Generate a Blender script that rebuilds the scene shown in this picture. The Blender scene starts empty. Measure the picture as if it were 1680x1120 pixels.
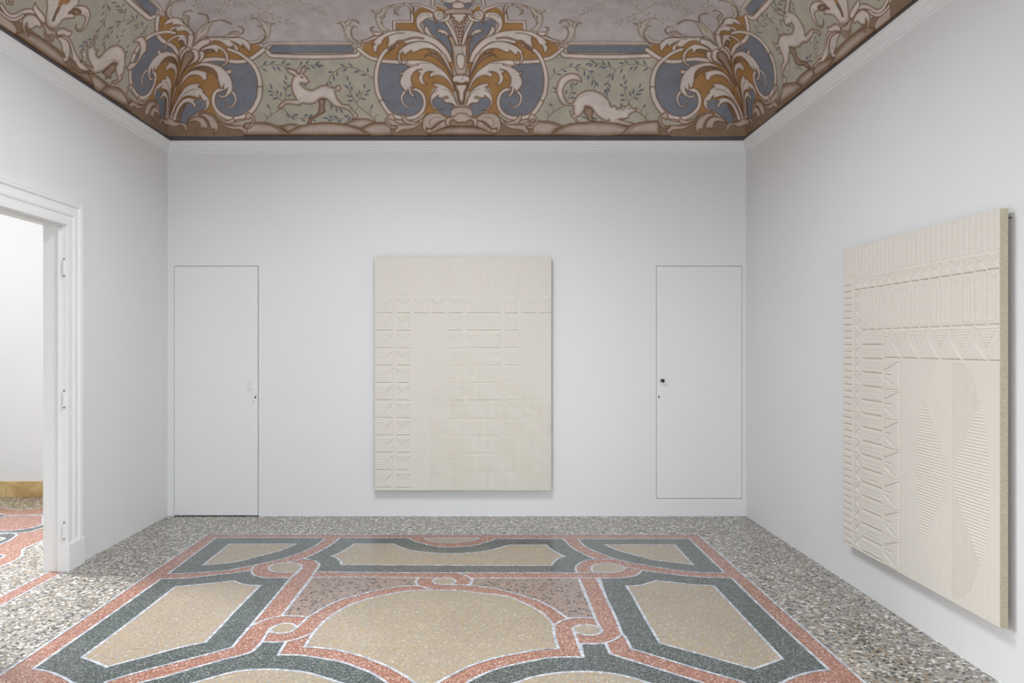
import bpy, bmesh, math, random
import numpy as np
from mathutils import Vector

# ---------------------------------------------------------------- camera, world, light, exposure
FP = 1200.0                      # focal length in pixels of the 1680 wide frame
CX, CY = 797.0, 567.0            # principal point (the photograph was taken with a slightly shifted lens)
H = 1.495                        # lens height
SC = 187.0                       # pixels per metre on the back wall
D = FP / SC                      # distance of the back wall
XL = (CX - 275.0) / SC           # left wall at x = -XL
XR = (1224.0 - CX) / SC          # right wall at x = +XR
REAR = -1.6                      # rear wall, behind the camera
scene = bpy.context.scene
C = scene.collection

cam_data = bpy.data.cameras.new('camera')
cam = bpy.data.objects.new('camera', cam_data); C.objects.link(cam)
cam.location = (0, 0, H); cam.rotation_euler = (math.pi / 2, 0, 0)
cam_data.sensor_width = 36.0; cam_data.sensor_fit = 'HORIZONTAL'
cam_data.lens = FP / 1680.0 * 36.0
cam_data.shift_x = (840.0 - CX) / 1680.0
cam_data.shift_y = (CY - 560.0) / 1680.0
cam_data.clip_start = 0.05; cam_data.clip_end = 60
scene.camera = cam

world = bpy.data.worlds.new('world'); scene.world = world; world.use_nodes = True
bg = world.node_tree.nodes['Background']
bg.inputs[0].default_value = (0.86, 0.92, 1.0, 1); bg.inputs[1].default_value = 1.0
scene.view_settings.view_transform = 'Standard'; scene.view_settings.look = 'None'
scene.view_settings.gamma = 1.0; scene.view_settings.use_curve_mapping = False
scene.view_settings.exposure = -0.04

def area_light(name, loc, rot, sx, sy, power, col=(1, 1, 1), spread=math.pi):
    l = bpy.data.lights.new(name, 'AREA'); l.shape = 'RECTANGLE'; l.size = sx; l.size_y = sy
    l.energy = power; l.color = col; l.spread = spread
    o = bpy.data.objects.new(name, l); C.objects.link(o); o.location = loc; o.rotation_euler = rot
    return o
PI = math.pi
# two soft lamp panels hung close under the vault, one in front of and one above the camera, shining down
NEUT = (0.936, 0.99, 1.038)
area_light('ceiling_lamp', (-0.50, 3.7, 3.95), (0, 0, 0), 1.1, 1.1, 80, NEUT, math.radians(150))
area_light('ceiling_lamp', (-0.25, 0.8, 3.95), (0, 0, 0), 1.1, 1.1, 24, NEUT, math.radians(140))
# daylight through the two rear windows; the left one also throws a softer beam on the lower back wall
for wx, wp in ((-1.45, 38), (0.95, 60)):
    area_light('window_light', (wx, REAR + 0.02, 1.65), (PI / 2, 0, 0), 1.2, 2.1, wp, NEUT)
def aim(p, q):
    d = Vector(q) - Vector(p); return d.to_track_quat('-Z', 'Y').to_euler()
bp_ = (-1.2, REAR + 0.04, 1.9)
area_light('window_beam', bp_, aim(bp_, (0.50, D, 0.75)), 0.6, 1.0, 1.4, NEUT, math.radians(26))
# the neighbouring room is brightly day-lit
area_light('side_room_light', (-5.0, 5.5, 3.6), (math.radians(12), 0, 0), 2.6, 1.6, 74, (0.97, 0.99, 1.02))
lp_ = (-6.6, 5.9, 2.7)
area_light('side_window_light', lp_, aim(lp_, (-2.6, 4.1, 0.0)), 1.2, 1.6, 105, (0.98, 0.99, 1.0), math.radians(80))

# ---------------------------------------------------------------- helpers
def srgb(r, g, b):
    f = lambda c: (c / 255.0 / 12.92) if c / 255.0 <= 0.04045 else ((c / 255.0 + 0.055) / 1.055) ** 2.4
    return (f(r), f(g), f(b), 1.0)

def mat(name, col, rough=0.6, spec=0.5, metal=0.0):
    m = bpy.data.materials.new(name); m.use_nodes = True
    b = m.node_tree.nodes['Principled BSDF']
    b.inputs['Base Color'].default_value = col; b.inputs['Roughness'].default_value = rough
    b.inputs['Specular IOR Level'].default_value = spec; b.inputs['Metallic'].default_value = metal
    return m, m.node_tree.nodes, m.node_tree.links, b

def mesh_obj(name, verts, faces, mats, parent=None, mi=None, smooth=False):
    me = bpy.data.meshes.new(name); me.from_pydata(verts, [], faces)
    for m in (mats if isinstance(mats, (list, tuple)) else [mats]): me.materials.append(m)
    if mi is not None: me.polygons.foreach_set('material_index', mi)
    if smooth: me.polygons.foreach_set('use_smooth', [True] * len(me.polygons))
    me.update()
    o = bpy.data.objects.new(name, me); C.objects.link(o)
    if parent: o.parent = parent
    return o

def struct(o): o['kind'] = 'structure'; return o

class MB:
    """collects boxes, prisms and lathes and links them as one mesh"""
    def __init__(s): s.v = []; s.f = []; s.m = []
    def add(s, vs, fs, m=0):
        n = len(s.v); s.v += [tuple(v) for v in vs]; s.f += [tuple(i + n for i in f) for f in fs]; s.m += [m] * len(fs)
    def box(s, x0, x1, y0, y1, z0, z1, m=0):
        s.add([(x0,y0,z0),(x1,y0,z0),(x1,y1,z0),(x0,y1,z0),(x0,y0,z1),(x1,y0,z1),(x1,y1,z1),(x0,y1,z1)],
              [(0,3,2,1),(4,5,6,7),(0,1,5,4),(1,2,6,5),(2,3,7,6),(3,0,4,7)], m)
    def quad(s, a, b, c, d, m=0): s.add([a, b, c, d], [(0,1,2,3)], m)
    def lathe(s, c, axis, prof, n=24, m=0):
        ax = Vector(axis).normalized(); t = ax.orthogonal().normalized(); b = ax.cross(t); c = Vector(c)
        vs = []
        for (h, r) in prof:
            for k in range(n):
                a = 2 * PI * k / n
                vs.append(c + ax * h + (t * math.cos(a) + b * math.sin(a)) * r)
        fs = [(i*n+k, i*n+(k+1)%n, (i+1)*n+(k+1)%n, (i+1)*n+k) for i in range(len(prof)-1) for k in range(n)]
        fs.append(tuple(range(n))[::-1]); fs.append(tuple((len(prof)-1)*n+k for k in range(n)))
        s.add(vs, fs, m)
    def tube(s, pts, r, n=10, m=0):
        pts = [Vector(p) for p in pts]; vs = []; 
        up = None
        for i, p in enumerate(pts):
            d = (pts[min(i+1, len(pts)-1)] - pts[max(i-1, 0)]).normalized()
            if up is None: up = d.orthogonal().normalized()
            up = (up - d * up.dot(d)).normalized(); b = d.cross(up)
            rr = r[i] if isinstance(r, (list, tuple)) else r
            for k in range(n):
                a = 2 * PI * k / n; vs.append(p + (up * math.cos(a) + b * math.sin(a)) * rr)
        fs = [(i*n+k, i*n+(k+1)%n, (i+1)*n+(k+1)%n, (i+1)*n+k) for i in range(len(pts)-1) for k in range(n)]
        fs.append(tuple(range(n))[::-1]); fs.append(tuple((len(pts)-1)*n+k for k in range(n)))
        s.add(vs, fs, m)
    def build(s, name, mats, parent=None, smooth=False, bevel=0):
        o = mesh_obj(name, s.v, s.f, mats, parent, s.m, smooth)
        if bevel:
            b = o.modifiers.new('bevel', 'BEVEL'); b.width = bevel; b.segments = 2; b.limit_method = 'ANGLE'
        return o

def tag(o, label, cat, group=None):
    o['label'] = label; o['category'] = cat
    if group: o['group'] = group
    return o
def thing(name, loc, label, cat, group=None):
    o = bpy.data.objects.new(name, None); C.objects.link(o); o.location = loc; o.empty_display_size = 0.1
    return tag(o, label, cat, group)
def child(o, parent):
    """parent an object whose mesh was written in world space"""
    o.parent = parent
    for v in o.data.vertices: v.co -= parent.location
    return o

# ---------------------------------------------------------------- wall paint
def wall_material(name, v, bump=0.06):
    m, N, L, b = mat(name, (v, v, v * 0.995, 1), 0.75, 0.25)
    tc = N.new('ShaderNodeTexCoord')
    n1 = N.new('ShaderNodeTexNoise'); n1.inputs['Scale'].default_value = 1.3; n1.inputs['Detail'].default_value = 5
    n2 = N.new('ShaderNodeTexNoise'); n2.inputs['Scale'].default_value = 55; n2.inputs['Detail'].default_value = 4
    L.new(tc.outputs['Object'], n1.inputs['Vector']); L.new(tc.outputs['Object'], n2.inputs['Vector'])
    cr = N.new('ShaderNodeMapRange'); cr.inputs['To Min'].default_value = v * 0.975; cr.inputs['To Max'].default_value = v * 1.02
    L.new(n1.outputs['Fac'], cr.inputs['Value'])
    cc = N.new('ShaderNodeCombineColor')
    L.new(cr.outputs[0], cc.inputs[0]); L.new(cr.outputs[0], cc.inputs[1]); L.new(cr.outputs[0], cc.inputs[2])
    L.new(cc.outputs[0], b.inputs['Base Color'])
    add = N.new('ShaderNodeMath'); add.operation = 'ADD'
    mu = N.new('ShaderNodeMath'); mu.operation = 'MULTIPLY'; mu.inputs[1].default_value = 4.0
    n3 = N.new('ShaderNodeTexNoise'); n3.inputs['Scale'].default_value = 4; n3.inputs['Detail'].default_value = 2
    L.new(tc.outputs['Object'], n3.inputs['Vector']); L.new(n3.outputs['Fac'], mu.inputs[0])
    L.new(n2.outputs['Fac'], add.inputs[0]); L.new(mu.outputs[0], add.inputs[1])
    bp = N.new('ShaderNodeBump'); bp.inputs['Strength'].default_value = bump; bp.inputs['Distance'].default_value = 0.01
    L.new(add.outputs[0], bp.inputs['Height']); L.new(bp.outputs[0], b.inputs['Normal'])
    return m
M_wall = wall_material('white_wall_paint', 0.80)
M_trim = wall_material('white_gloss_paint', 0.86, 0.02)
M_trim.node_tree.nodes['Principled BSDF'].inputs['Roughness'].default_value = 0.45
M_door = wall_material('white_door_paint', 0.81, 0.03)
M_dark = mat('dark_gap', (0.012, 0.012, 0.012, 1), 0.9, 0.1)[0]
M_black = mat('black_iron', (0.02, 0.02, 0.02, 1), 0.35, 0.5)[0]
M_linen, N, L, b = mat('raw_linen', srgb(190, 180, 158), 0.85, 0.15)
tc = N.new('ShaderNodeTexCoord'); wv = N.new('ShaderNodeTexNoise'); mp = N.new('ShaderNodeMapping')
mp.inputs['Scale'].default_value = (60, 60, 500); L.new(tc.outputs['Object'], mp.inputs['Vector']); L.new(mp.outputs[0], wv.inputs['Vector'])
wv.inputs['Scale'].default_value = 1
cr = N.new('ShaderNodeValToRGB'); cr.color_ramp.elements[0].position = 0.3; cr.color_ramp.elements[1].position = 0.7
cr.color_ramp.elements[0].color = srgb(176, 165, 142); cr.color_ramp.elements[1].color = srgb(205, 196, 176)
L.new(wv.outputs['Fac'], cr.inputs['Fac']); L.new(cr.outputs['Color'], b.inputs['Base Color'])

# ---------------------------------------------------------------- room shell
CORN = 3.295          # top of the cornice
TOPZ = 3.30
def wall_grid(name, plane, pos, us, zs, holes, thick, outward, m=M_wall):
    """wall with rectangular openings: us/zs break coordinates, holes = set of (i,j) cells left out, thick>0 goes outward"""
    mb = MB()
    def P(u, z, off):
        if plane == 'y': return (u, pos + outward * off, z)
        return (pos + outward * off, u, z)
    for i in range(len(us) - 1):
        for j in range(len(zs) - 1):
            if (i, j) in holes:
                a, b2, c, d = us[i], us[i+1], zs[j], zs[j+1]
                nb = lambda ii, jj: (ii, jj) in holes
                if not nb(i-1, j): mb.quad(P(a,c,0), P(a,c,thick), P(a,d,thick), P(a,d,0))
                if not nb(i+1, j): mb.quad(P(b2,c,0), P(b2,d,0), P(b2,d,thick), P(b2,c,thick))
                if not nb(i, j+1): mb.quad(P(a,d,0), P(a,d,thick), P(b2,d,thick), P(b2,d,0))
                if not nb(i, j-1): mb.quad(P(a,c,0), P(b2,c,0), P(b2,c,thick), P(a,c,thick))
            else:
                for off in (0, thick):
                    mb.quad(P(us[i],zs[j],off), P(us[i+1],zs[j],off), P(us[i+1],zs[j+1],off), P(us[i],zs[j+1],off))
    return struct(mb.build(name, m))

def bx(x): return (x - CX) / SC           # pixel column -> X on the back wall
def bz(y): return (CY - y) / SC + H       # pixel row -> Z on the back wall
LD = (bx(285.5), bx(424.2), 0.0, bz(435.5))            # left jib door opening
RD = (bx(1076.6), bx(1217.6), bz(817.8), bz(436.0))    # right jib door opening
us = [-XL, LD[0], LD[1], RD[0], RD[1], XR]; zs = [-0.02, RD[2], min(LD[3], RD[3]), TOPZ + 0.05]
LD = (LD[0], LD[1], 0.0, zs[2]); RD = (RD[0], RD[1], RD[2], zs[2])
wall_grid('wall_back', 'y', D, us, zs, {(1, 0), (1, 1), (3, 1)}, 0.10, 1)
mbk = MB()
for d in (LD, RD): mbk.quad((d[0]-.01, D+.0995, d[2]-.01), (d[1]+.01, D+.0995, d[2]-.01), (d[1]+.01, D+.0995, d[3]+.01), (d[0]-.01, D+.0995, d[3]+.01))
struct(mbk.build('gap_shade_backing', M_dark))  # near-black backing behind the jib doors, shade of their gaps put into colour
DY0, DY1, DZ = 3.75, 4.865, 2.315      # rough opening of the doorway in the left wall
WT = 0.135
wall_grid('wall_left', 'x', -XL, [REAR, DY0, DY1, D], [-0.02, DZ, TOPZ + 0.05], {(1, 0)}, WT, -1)
wall_grid('wall_right', 'x', XR, [REAR, D], [-0.02, TOPZ + 0.05], set(), 0.12, 1)
rw = [-XL, -2.05, -0.85, 0.35, 1.55, XR]
wall_grid('wall_rear', 'y', REAR, rw, [-0.02, 0.6, 2.7, TOPZ + 0.05], {(1, 1), (3, 1)}, 0.25, -1)

# the two flush jib doors
def jib_door(name, d, gl, gr, gt, gb):
    mb = MB(); mb.box(d[0] + gl, d[1] - gr, D + 0.0015, D + 0.045, d[2] + gb, d[3] - gt)
    return struct(mb.build(name, M_door, bevel=0.0012))
door1 = jib_door('door_1', LD, 0.0028, 0.0070, 0.0036, 0.0075)
door2 = jib_door('door_2', RD, 0.0045, 0.003, 0.0034, 0.0045)
# left door: small painted pull ring and a keyhole with its turned escutcheon
mb = MB(); cx, cz = bx(411.3), bz(631.5)
arc = [(cx + 0.021*math.sin(a)*0.9 + 0.004, D - 0.006 - 0.012*max(0, math.cos(a*0.5)), cz + 0.042*math.cos(a)) for a in [PI*0.06 - i*PI*1.12/14 for i in range(15)]]
mb.tube(arc, 0.0036, 8)
mb.lathe((cx+.009, D+.001, cz+.041), (0,-1,0), [(0,.007),(.006,.006),(.009,.003)], 12)
mb.lathe((cx+.009, D+.001, cz-.028), (0,-1,0), [(0,.007),(.006,.006),(.009,.003)], 12)
o = mb.build('door_handle', M_trim, smooth=True); o.parent = door1
mb = MB(); kx, kz = bx(419.2), bz(651.0)
mb.add([(kx-.013, D-.0012, kz-.006), (kx+.004, D-.0012, kz+.012), (kx+.0055, D-.0012, kz-.010), (kx-.002, D-.0012, kz-.010)], [(0,3,2,1)])
mb.add([(kx-.013, D+.002, kz-.006), (kx+.004, D+.002, kz+.012), (kx+.0055, D+.002, kz-.010), (kx-.002, D+.002, kz-.010)], [(0,1,2,3)])
mb.f += [(0,1,5,4),(1,2,6,5),(2,3,7,6),(3,0,4,7)]; mb.m += [0]*4
o = mb.build('keyhole', M_black); o.parent = door1
mb = MB(); mb.tube([(kx-.006, D-.001, kz-.012), (kx-.012, D-.004, kz-.027), (kx-.017, D-.003, kz-.040)], [.0035,.0045,.005], 8)
o = mb.build('keyhole_cover', M_trim, smooth=True); o.parent = door1
# right door: black round knob and a dark keyhole slot
mb = MB(); cx, cz = bx(1085.8), bz(624.0)
mb.lathe((cx, D+.0015, cz), (0,-1,0), [(0,.012),(.004,.011),(.008,.006),(.02,.0055),(.024,.012),(.031,.0163),(.039,.0165),(.045,.012),(.048,.005)], 28)
o = mb.build('door_knob', M_black, smooth=True); o.parent = door2
mb = MB(); kx, kz = bx(1081.2), bz(651.0)
mb.box(kx-.0052, kx+.0052, D-.0008, D+.004, kz-.011, kz+.011)
o = mb.build('keyhole', M_black, bevel=.002); o.parent = door2

# cornice running round the room
prof = [(0, 3.185), (.007, 3.187), (.011, 3.192), (.011, 3.200), (.007, 3.205), (.014, 3.211), (.018, 3.221), (.0175, 3.226),
        (.026, 3.230), (.030, 3.241), (.030, 3.252), (.035, 3.256), (.037, 3.260), (.042, 3.262), (.044, 3.270), (.044, 3.282), (0, 3.287)]
corners = [(-XL, REAR, 1, 1), (XR, REAR, -1, 1), (XR, D, -1, -1), (-XL, D, 1, -1)]
vs = []; fs = []
for (x, y, sx, sy) in corners:
    for (p, z) in prof: vs.append((x + sx * p, y + sy * p, z))
n = len(prof)
for k in range(4):
    for i in range(n - 1):
        fs.append((k*n+i, k*n+i+1, ((k+1)%4)*n+i+1, ((k+1)%4)*n+i))
struct(mesh_obj('trim_1', vs, fs, M_trim))

# doorway: lining with stop bead, moulded casing, plinth blocks, hinges
mb = MB()
T = 0.025
y0, y1, z1 = DY0 + T, DY1 - T, DZ - T            # clear opening
mb.box(-XL-WT-.004, -XL+.021, y1, DY1, 0, DZ); mb.box(-XL-WT-.004, -XL+.021, DY0, y0, 0, DZ); mb.box(-XL-WT-.004, -XL+.021, y0, y1, z1, DZ)
for (a, b2, th) in ((-XL-.042, -XL-.018, .010), (-XL-.034, -XL-.026, .014)):
    mb.box(a, b2, y1-th, y1, 0, z1); mb.box(a, b2, y0, y0+th, 0, z1); mb.box(a, b2, y0, y1, z1-th, z1)
lining = struct(mb.build('trim_2', M_trim, bevel=.0015))
cp = [(0, 0), (0, .026), (.030, .026), (.034, .021), (.062, .021), (.066, .027), (.078, .030), (.084, .024), (.100, .020), (.128, .020), (.132, .027), (.138, .031), (.146, .031), (.150, .023), (.158, .028), (.170, .030), (.178, .022), (.184, 0)]
vs = []; fs = []; n = len(cp)
def CP(y, z, off): vs.append((-XL + off, y, z))
for (w, off) in cp: CP(y1 + .004 + w, 0, off)
for (w, off) in cp: CP(y1 + .004 + w, z1 + .004 + w, off)
for (w, off) in cp: CP(y0 - .004 - w, z1 + .004 + w, off)
for (w, off) in cp: CP(y0 - .004 - w, 0, off)
for k in range(3):
    for i in range(n - 1): fs.append((k*n+i, k*n+i+1, (k+1)*n+i+1, (k+1)*n+i))
casing = struct(mesh_obj('trim_3', vs, fs, M_trim))
mb = MB()
for (a, b2) in ((y1 + .002, y1 + .193), (y0 - .193, y0 - .002)):
    mb.box(-XL, -XL + .0325, a, b2, 0, .178)
    mb.add([(-XL, a, .178), (-XL+.0325, a, .178), (-XL+.0325, b2, .178), (-XL, b2, .178), (-XL, a, .19), (-XL+.024, a, .19), (-XL+.024, b2, .19), (-XL, b2, .19)],
           [(4,5,6,7),(0,1,5,4),(1,2,6,5),(2,3,7,6),(3,0,4,7)])
struct(mb.build('trim_4', M_trim, bevel=.002))
for k, zc in enumerate((2.012, 1.142, 0.272)):
    mb = MB(); c = (-XL + .004, y1 - .007)
    mb.lathe((c[0], c[1], zc - .05), (0,0,1), [(0,.0062),(.046,.0062),(.047,.0066),(.053,.0066),(.054,.0062),(.10,.0062)], 14)
    mb.box(c[0]-.003, c[0]+.012, y1-.002, y1+.001, zc-.046, zc+.046)
    o = mb.build('hinge', M_trim, smooth=False); o.location = (0, 0, 0); o.parent = lining
    mb = MB(); mb.lathe((c[0], c[1], zc + .05), (0,0,1), [(0,.0050),(.006,.0056),(.010,.002)], 12); mb.lathe((c[0], c[1], zc - .05), (0,0,-1), [(0,.0050),(.006,.0056),(.010,.002)], 12)
    p = mb.build('hinge_pin', mat('hinge_steel', (.16,.15,.14,1), .4, .5, .6)[0] if k == 0 else bpy.data.materials['hinge_steel']); p.parent = o

# neighbouring room seen through the doorway
OY, OX0 = 7.248, -7.2
mb = MB()
mb.quad((-XL-WT, OY, 0), (OX0, OY, 0), (OX0, OY, 3.7), (-XL-WT, OY, 3.7)); struct(mb.build('wall_far', M_wall))
mb = MB(); mb.quad((OX0, 1.5, 0), (OX0, OY, 0), (OX0, OY, 3.7), (OX0, 1.5, 3.7)); struct(mb.build('wall_side', M_wall))
mb = MB(); mb.quad((OX0, 1.5, 0), (-XL-WT, 1.5, 0), (-XL-WT, 1.5, 3.7), (OX0, 1.5, 3.7)); struct(mb.build('wall_near', M_wall))
mb = MB(); mb.quad((-XL-WT, D, 0), (-XL-WT, OY, 0), (-XL-WT, OY, 3.7), (-XL-WT, D, 3.7))
mb.quad((-XL-WT, 1.5, 3.2), (-XL-WT, OY, 3.2), (-XL-WT, OY, 3.7), (-XL-WT, 1.5, 3.7)); struct(mb.build('wall_party', M_wall))
mb = MB(); mb.quad((OX0, 1.5, 3.7), (-XL-WT, 1.5, 3.7), (-XL-WT, OY, 3.7), (OX0, OY, 3.7)); struct(mb.build('ceiling_side_room', M_wall))
M_stone, N, L, b = mat('honey_marble', srgb(214, 180, 120), 0.35, 0.4)
tc = N.new('ShaderNodeTexCoord'); nz = N.new('ShaderNodeTexNoise'); nz.inputs['Scale'].default_value = 5; nz.inputs['Detail'].default_value = 8; nz.inputs['Distortion'].default_value = 1.2
L.new(tc.outputs['Object'], nz.inputs['Vector']); cr = N.new('ShaderNodeValToRGB')
cr.color_ramp.elements[0].position = .32; cr.color_ramp.elements[0].color = srgb(176, 138, 84)
cr.color_ramp.elements[1].position = .62; cr.color_ramp.elements[1].color = srgb(214, 186, 134)
L.new(nz.outputs['Fac'], cr.inputs['Fac']); L.new(cr.outputs['Color'], b.inputs['Base Color'])
mb = MB(); x = OX0
for w in (0.75, 0.75, 0.96, 0.92, 1.0):
    x2 = min(x + w, -XL-WT); mb.box(x + .0015, x2 - .0015, OY - .022, OY, 0, .154); x = x2
struct(mb.build('baseboard_far', M_stone, bevel=.002))

# ---------------------------------------------------------------- terrazzo floor
def crom(pts, closed=False, sharp=math.radians(38), step=0.012):
    """Catmull-Rom through the points; corners sharper than the limit stay corners"""
    n = len(pts); P = [Vector((p[0], p[1])) for p in pts]
    def corner(i):
        if not closed and (i == 0 or i == n - 1): return True
        a = P[i] - P[(i-1) % n]; b = P[(i+1) % n] - P[i]
        if a.length < 1e-9 or b.length < 1e-9: return True
        return a.angle(b) > sharp
    out = []
    rng = range(n if closed else n - 1)
    for i in rng:
        p1, p2 = P[i], P[(i+1) % n]
        p0 = P[(i-1) % n] if not corner(i) else p1 + (p1 - p2)
        p3 = P[(i+2) % n] if not corner((i+1) % n) else p2 + (p2 - p1)
        l = (p2 - p1).length; l0 = max((p1 - p0).length, 1e-6); l3 = max((p3 - p2).length, 1e-6)
        m1 = ((p2 - p0) / (l0 + l)) * l; m2 = ((p3 - p1) / (l3 + l)) * l
        if corner(i) and corner((i+1) % n): k = 1
        else: k = max(2, min(14, int(l / step)))
        for j in range(k):
            t = j / k; t2 = t*t; t3 = t2*t
            out.append(p1*(2*t3-3*t2+1) + m1*(t3-2*t2+t) + p2*(-2*t3+3*t2) + m2*(t3-t2))
    if not closed: out.append(P[-1])
    return out

def terrazzo(name, scale, ramp, joint=None, jw=0.06, big=None, rough=0.17, contrast=None):
    m, N, L, b = mat(name, (1, 1, 1, 1), rough, 0.5)
    geo = N.new('ShaderNodeNewGeometry')
    vo = N.new('ShaderNodeTexVoronoi'); vo.inputs['Scale'].default_value = scale; vo.inputs['Randomness'].default_value = 1.0
    wn = N.new('ShaderNodeTexNoise'); wn.inputs['Scale'].default_value = scale * 0.9; wn.inputs['Detail'].default_value = 2
    ad = N.new('ShaderNodeVectorMath'); ad.operation = 'MULTIPLY_ADD'
    ad.inputs[1].default_value = (0.35 / scale,) * 3
    L.new(geo.outputs['Position'], wn.inputs['Vector']); L.new(wn.outputs['Color'], ad.inputs[0]); L.new(geo.outputs['Position'], ad.inputs[2])
    L.new(ad.outputs[0], vo.inputs['Vector'])
    sp = N.new('ShaderNodeSeparateColor'); L.new(vo.outputs['Color'], sp.inputs[0])
    cr = N.new('ShaderNodeValToRGB'); cr.color_ramp.interpolation = 'CONSTANT'
    while len(cr.color_ramp.elements) < len(ramp): cr.color_ramp.elements.new(0.5)
    for e, (p, c) in zip(cr.color_ramp.elements, ramp): e.position = p; e.color = srgb(*c)
    L.new(sp.outputs[0], cr.inputs['Fac']); col = cr.outputs['Color']
    if joint:
        ve = N.new('ShaderNodeTexVoronoi'); ve.feature = 'DISTANCE_TO_EDGE'; ve.inputs['Scale'].default_value = scale
        L.new(ad.outputs[0], ve.inputs['Vector'])
        mr = N.new('ShaderNodeMapRange'); mr.inputs['From Min'].default_value = jw * .5; mr.inputs['From Max'].default_value = jw * 1.5
        L.new(ve.outputs['Distance'], mr.inputs['Value'])
        mx = N.new('ShaderNodeMix'); mx.data_type = 'RGBA'; mx.inputs[6].default_value = srgb(*joint)
        L.new(mr.outputs[0], mx.inputs[0]); L.new(col, mx.inputs[7]); col = mx.outputs[2]
    # slow tonal drift of the cement
    nz = N.new('ShaderNodeTexNoise'); nz.inputs['Scale'].default_value = 2.2; nz.inputs['Detail'].default_value = 4
    L.new(geo.outputs['Position'], nz.inputs['Vector'])
    mr2 = N.new('ShaderNodeMapRange'); mr2.inputs['To Min'].default_value = .88; mr2.inputs['To Max'].default_value = 1.12
    L.new(nz.outputs['Fac'], mr2.inputs['Value'])
    vm = N.new('ShaderNodeVectorMath'); vm.operation = 'SCALE'; L.new(col, vm.inputs[0]); L.new(mr2.outputs[0], vm.inputs['Scale'])
    L.new(vm.outputs[0], b.inputs['Base Color'])
    mr3 = N.new('ShaderNodeMapRange'); mr3.inputs['To Min'].default_value = rough - .03; mr3.inputs['To Max'].default_value = rough + .05
    L.new(nz.outputs['Fac'], mr3.inputs['Value']); L.new(mr3.outputs[0], b.inputs['Roughness'])
    return m

FG = [terrazzo('granite_terrazzo', 66, [(0, (24, 28, 30)), (.16, (84, 90, 98)), (.26, (142, 128, 108)), (.38, (162, 156, 146)), (.50, (122, 108, 92)), (.58, (170, 166, 158)), (.74, (226, 224, 218)), (.86, (124, 126, 128)), (.95, (150, 122, 92))], (150, 145, 134), .07, rough=.13),
      terrazzo('pink_terrazzo', 190, [(0, (128, 80, 65)), (.25, (146, 97, 80)), (.55, (162, 115, 98)), (.80, (186, 146, 130)), (.93, (216, 194, 180))], rough=.13),
      terrazzo('green_terrazzo', 210, [(0, (44, 50, 50)), (.3, (66, 74, 73)), (.55, (84, 92, 90)), (.78, (108, 116, 112)), (.93, (146, 150, 144))], rough=.13),
      terrazzo('ochre_terrazzo', 120, [(0, (182, 146, 90)), (.07, (163, 147, 124)), (.34, (156, 144, 127)), (.54, (146, 139, 131)), (.74, (168, 152, 128)), (.88, (142, 119, 90)), (.94, (190, 180, 162))], (155, 145, 129), .05, rough=.13),
      terrazzo('mauve_terrazzo', 58, [(0, (28, 32, 32)), (.27, (138, 118, 108)), (.4, (148, 128, 118)), (.62, (136, 112, 102)), (.8, (156, 138, 126)), (.94, (146, 104, 90))], (146, 128, 118), .12, rough=.13)]
# white marble tesserae
m, N, L, b = mat('white_tesserae', (.8, .8, .8, 1), .15, .5)
uv = N.new('ShaderNodeUVMap'); sx = N.new('ShaderNodeSeparateXYZ'); L.new(uv.outputs[0], sx.inputs[0])
fl = N.new('ShaderNodeMath'); fl.operation = 'FLOOR'; L.new(sx.outputs['X'], fl.inputs[0])
wn = N.new('ShaderNodeTexWhiteNoise'); wn.noise_dimensions = '1D'; L.new(fl.outputs[0], wn.inputs['W'])
cr = N.new('ShaderNodeValToRGB'); L.new(wn.outputs['Value'], cr.inputs['Fac'])
cr.color_ramp.elements[0].color = srgb(158, 163, 174); cr.color_ramp.elements[1].color = srgb(212, 214, 219)
fr = N.new('ShaderNodeMath'); fr.operation = 'FRACT'; L.new(sx.outputs['X'], fr.inputs[0])
gt = N.new('ShaderNodeMath'); gt.operation = 'GREATER_THAN'; gt.inputs[1].default_value = .09; L.new(fr.outputs[0], gt.inputs[0])
mx = N.new('ShaderNodeMix'); mx.data_type = 'RGBA'; mx.inputs[6].default_value = srgb(132, 136, 144)
L.new(gt.outputs[0], mx.inputs[0]); L.new(cr.outputs['Color'], mx.inputs[7]); L.new(mx.outputs[2], b.inputs['Base Color'])
FG.append(m)

FO = {'A': (320, 860), 'B': (500, 860), 'C': (680, 860), 'D': (860, 860), 'E': (1040, 860), 'F': (200, 920), 'G': (380, 940), 'H': (560, 930),
      'I': (0, 1020), 'J': (180, 1020), 'K': (360, 1020), 'L': (540, 1020), 'M': (720, 1020), 'N': (880, 980), 'O': (1060, 1020), 'P': (1240, 1020), 'Z': (0, 0)}
def fpt(x, y): yy = FP * H / (y - CY); return ((x - CX) * yy / FP, yy)
def ftrace(s):
    """'A 10,20 30,40 B ...' : traced outline in enlarged crops -> metres on the floor"""
    o = None; out = []
    for w in s.split():
        if w in FO: o = w; continue
        x, y = (float(v) for v in w.split(','))
        if o == 'Z': out.append(fpt(x, y))
        else: out.append(fpt(FO[o][0] + x / 8.4, FO[o][1] + y / 8.4))
    return out
fb = {'v': [], 'f': [], 'm': [], 'uv': []}
lay = [0]
def lz(lvl): lay[0] += 1; return lvl * 0.0004 + lay[0] * 2.0e-6
def fpoly(pts, m, lvl):
    if sum(pts[i-1][0]*pts[i][1]-pts[i][0]*pts[i-1][1] for i in range(len(pts))) < 0: pts = pts[::-1]
    n = len(fb['v']); z = lz(lvl); fb['v'] += [(p[0], p[1], z) for p in pts]
    fb['f'].append(tuple(range(n, n + len(pts)))); fb['m'].append(m); fb['uv'].append([(0, 0)] * len(pts))
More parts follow.
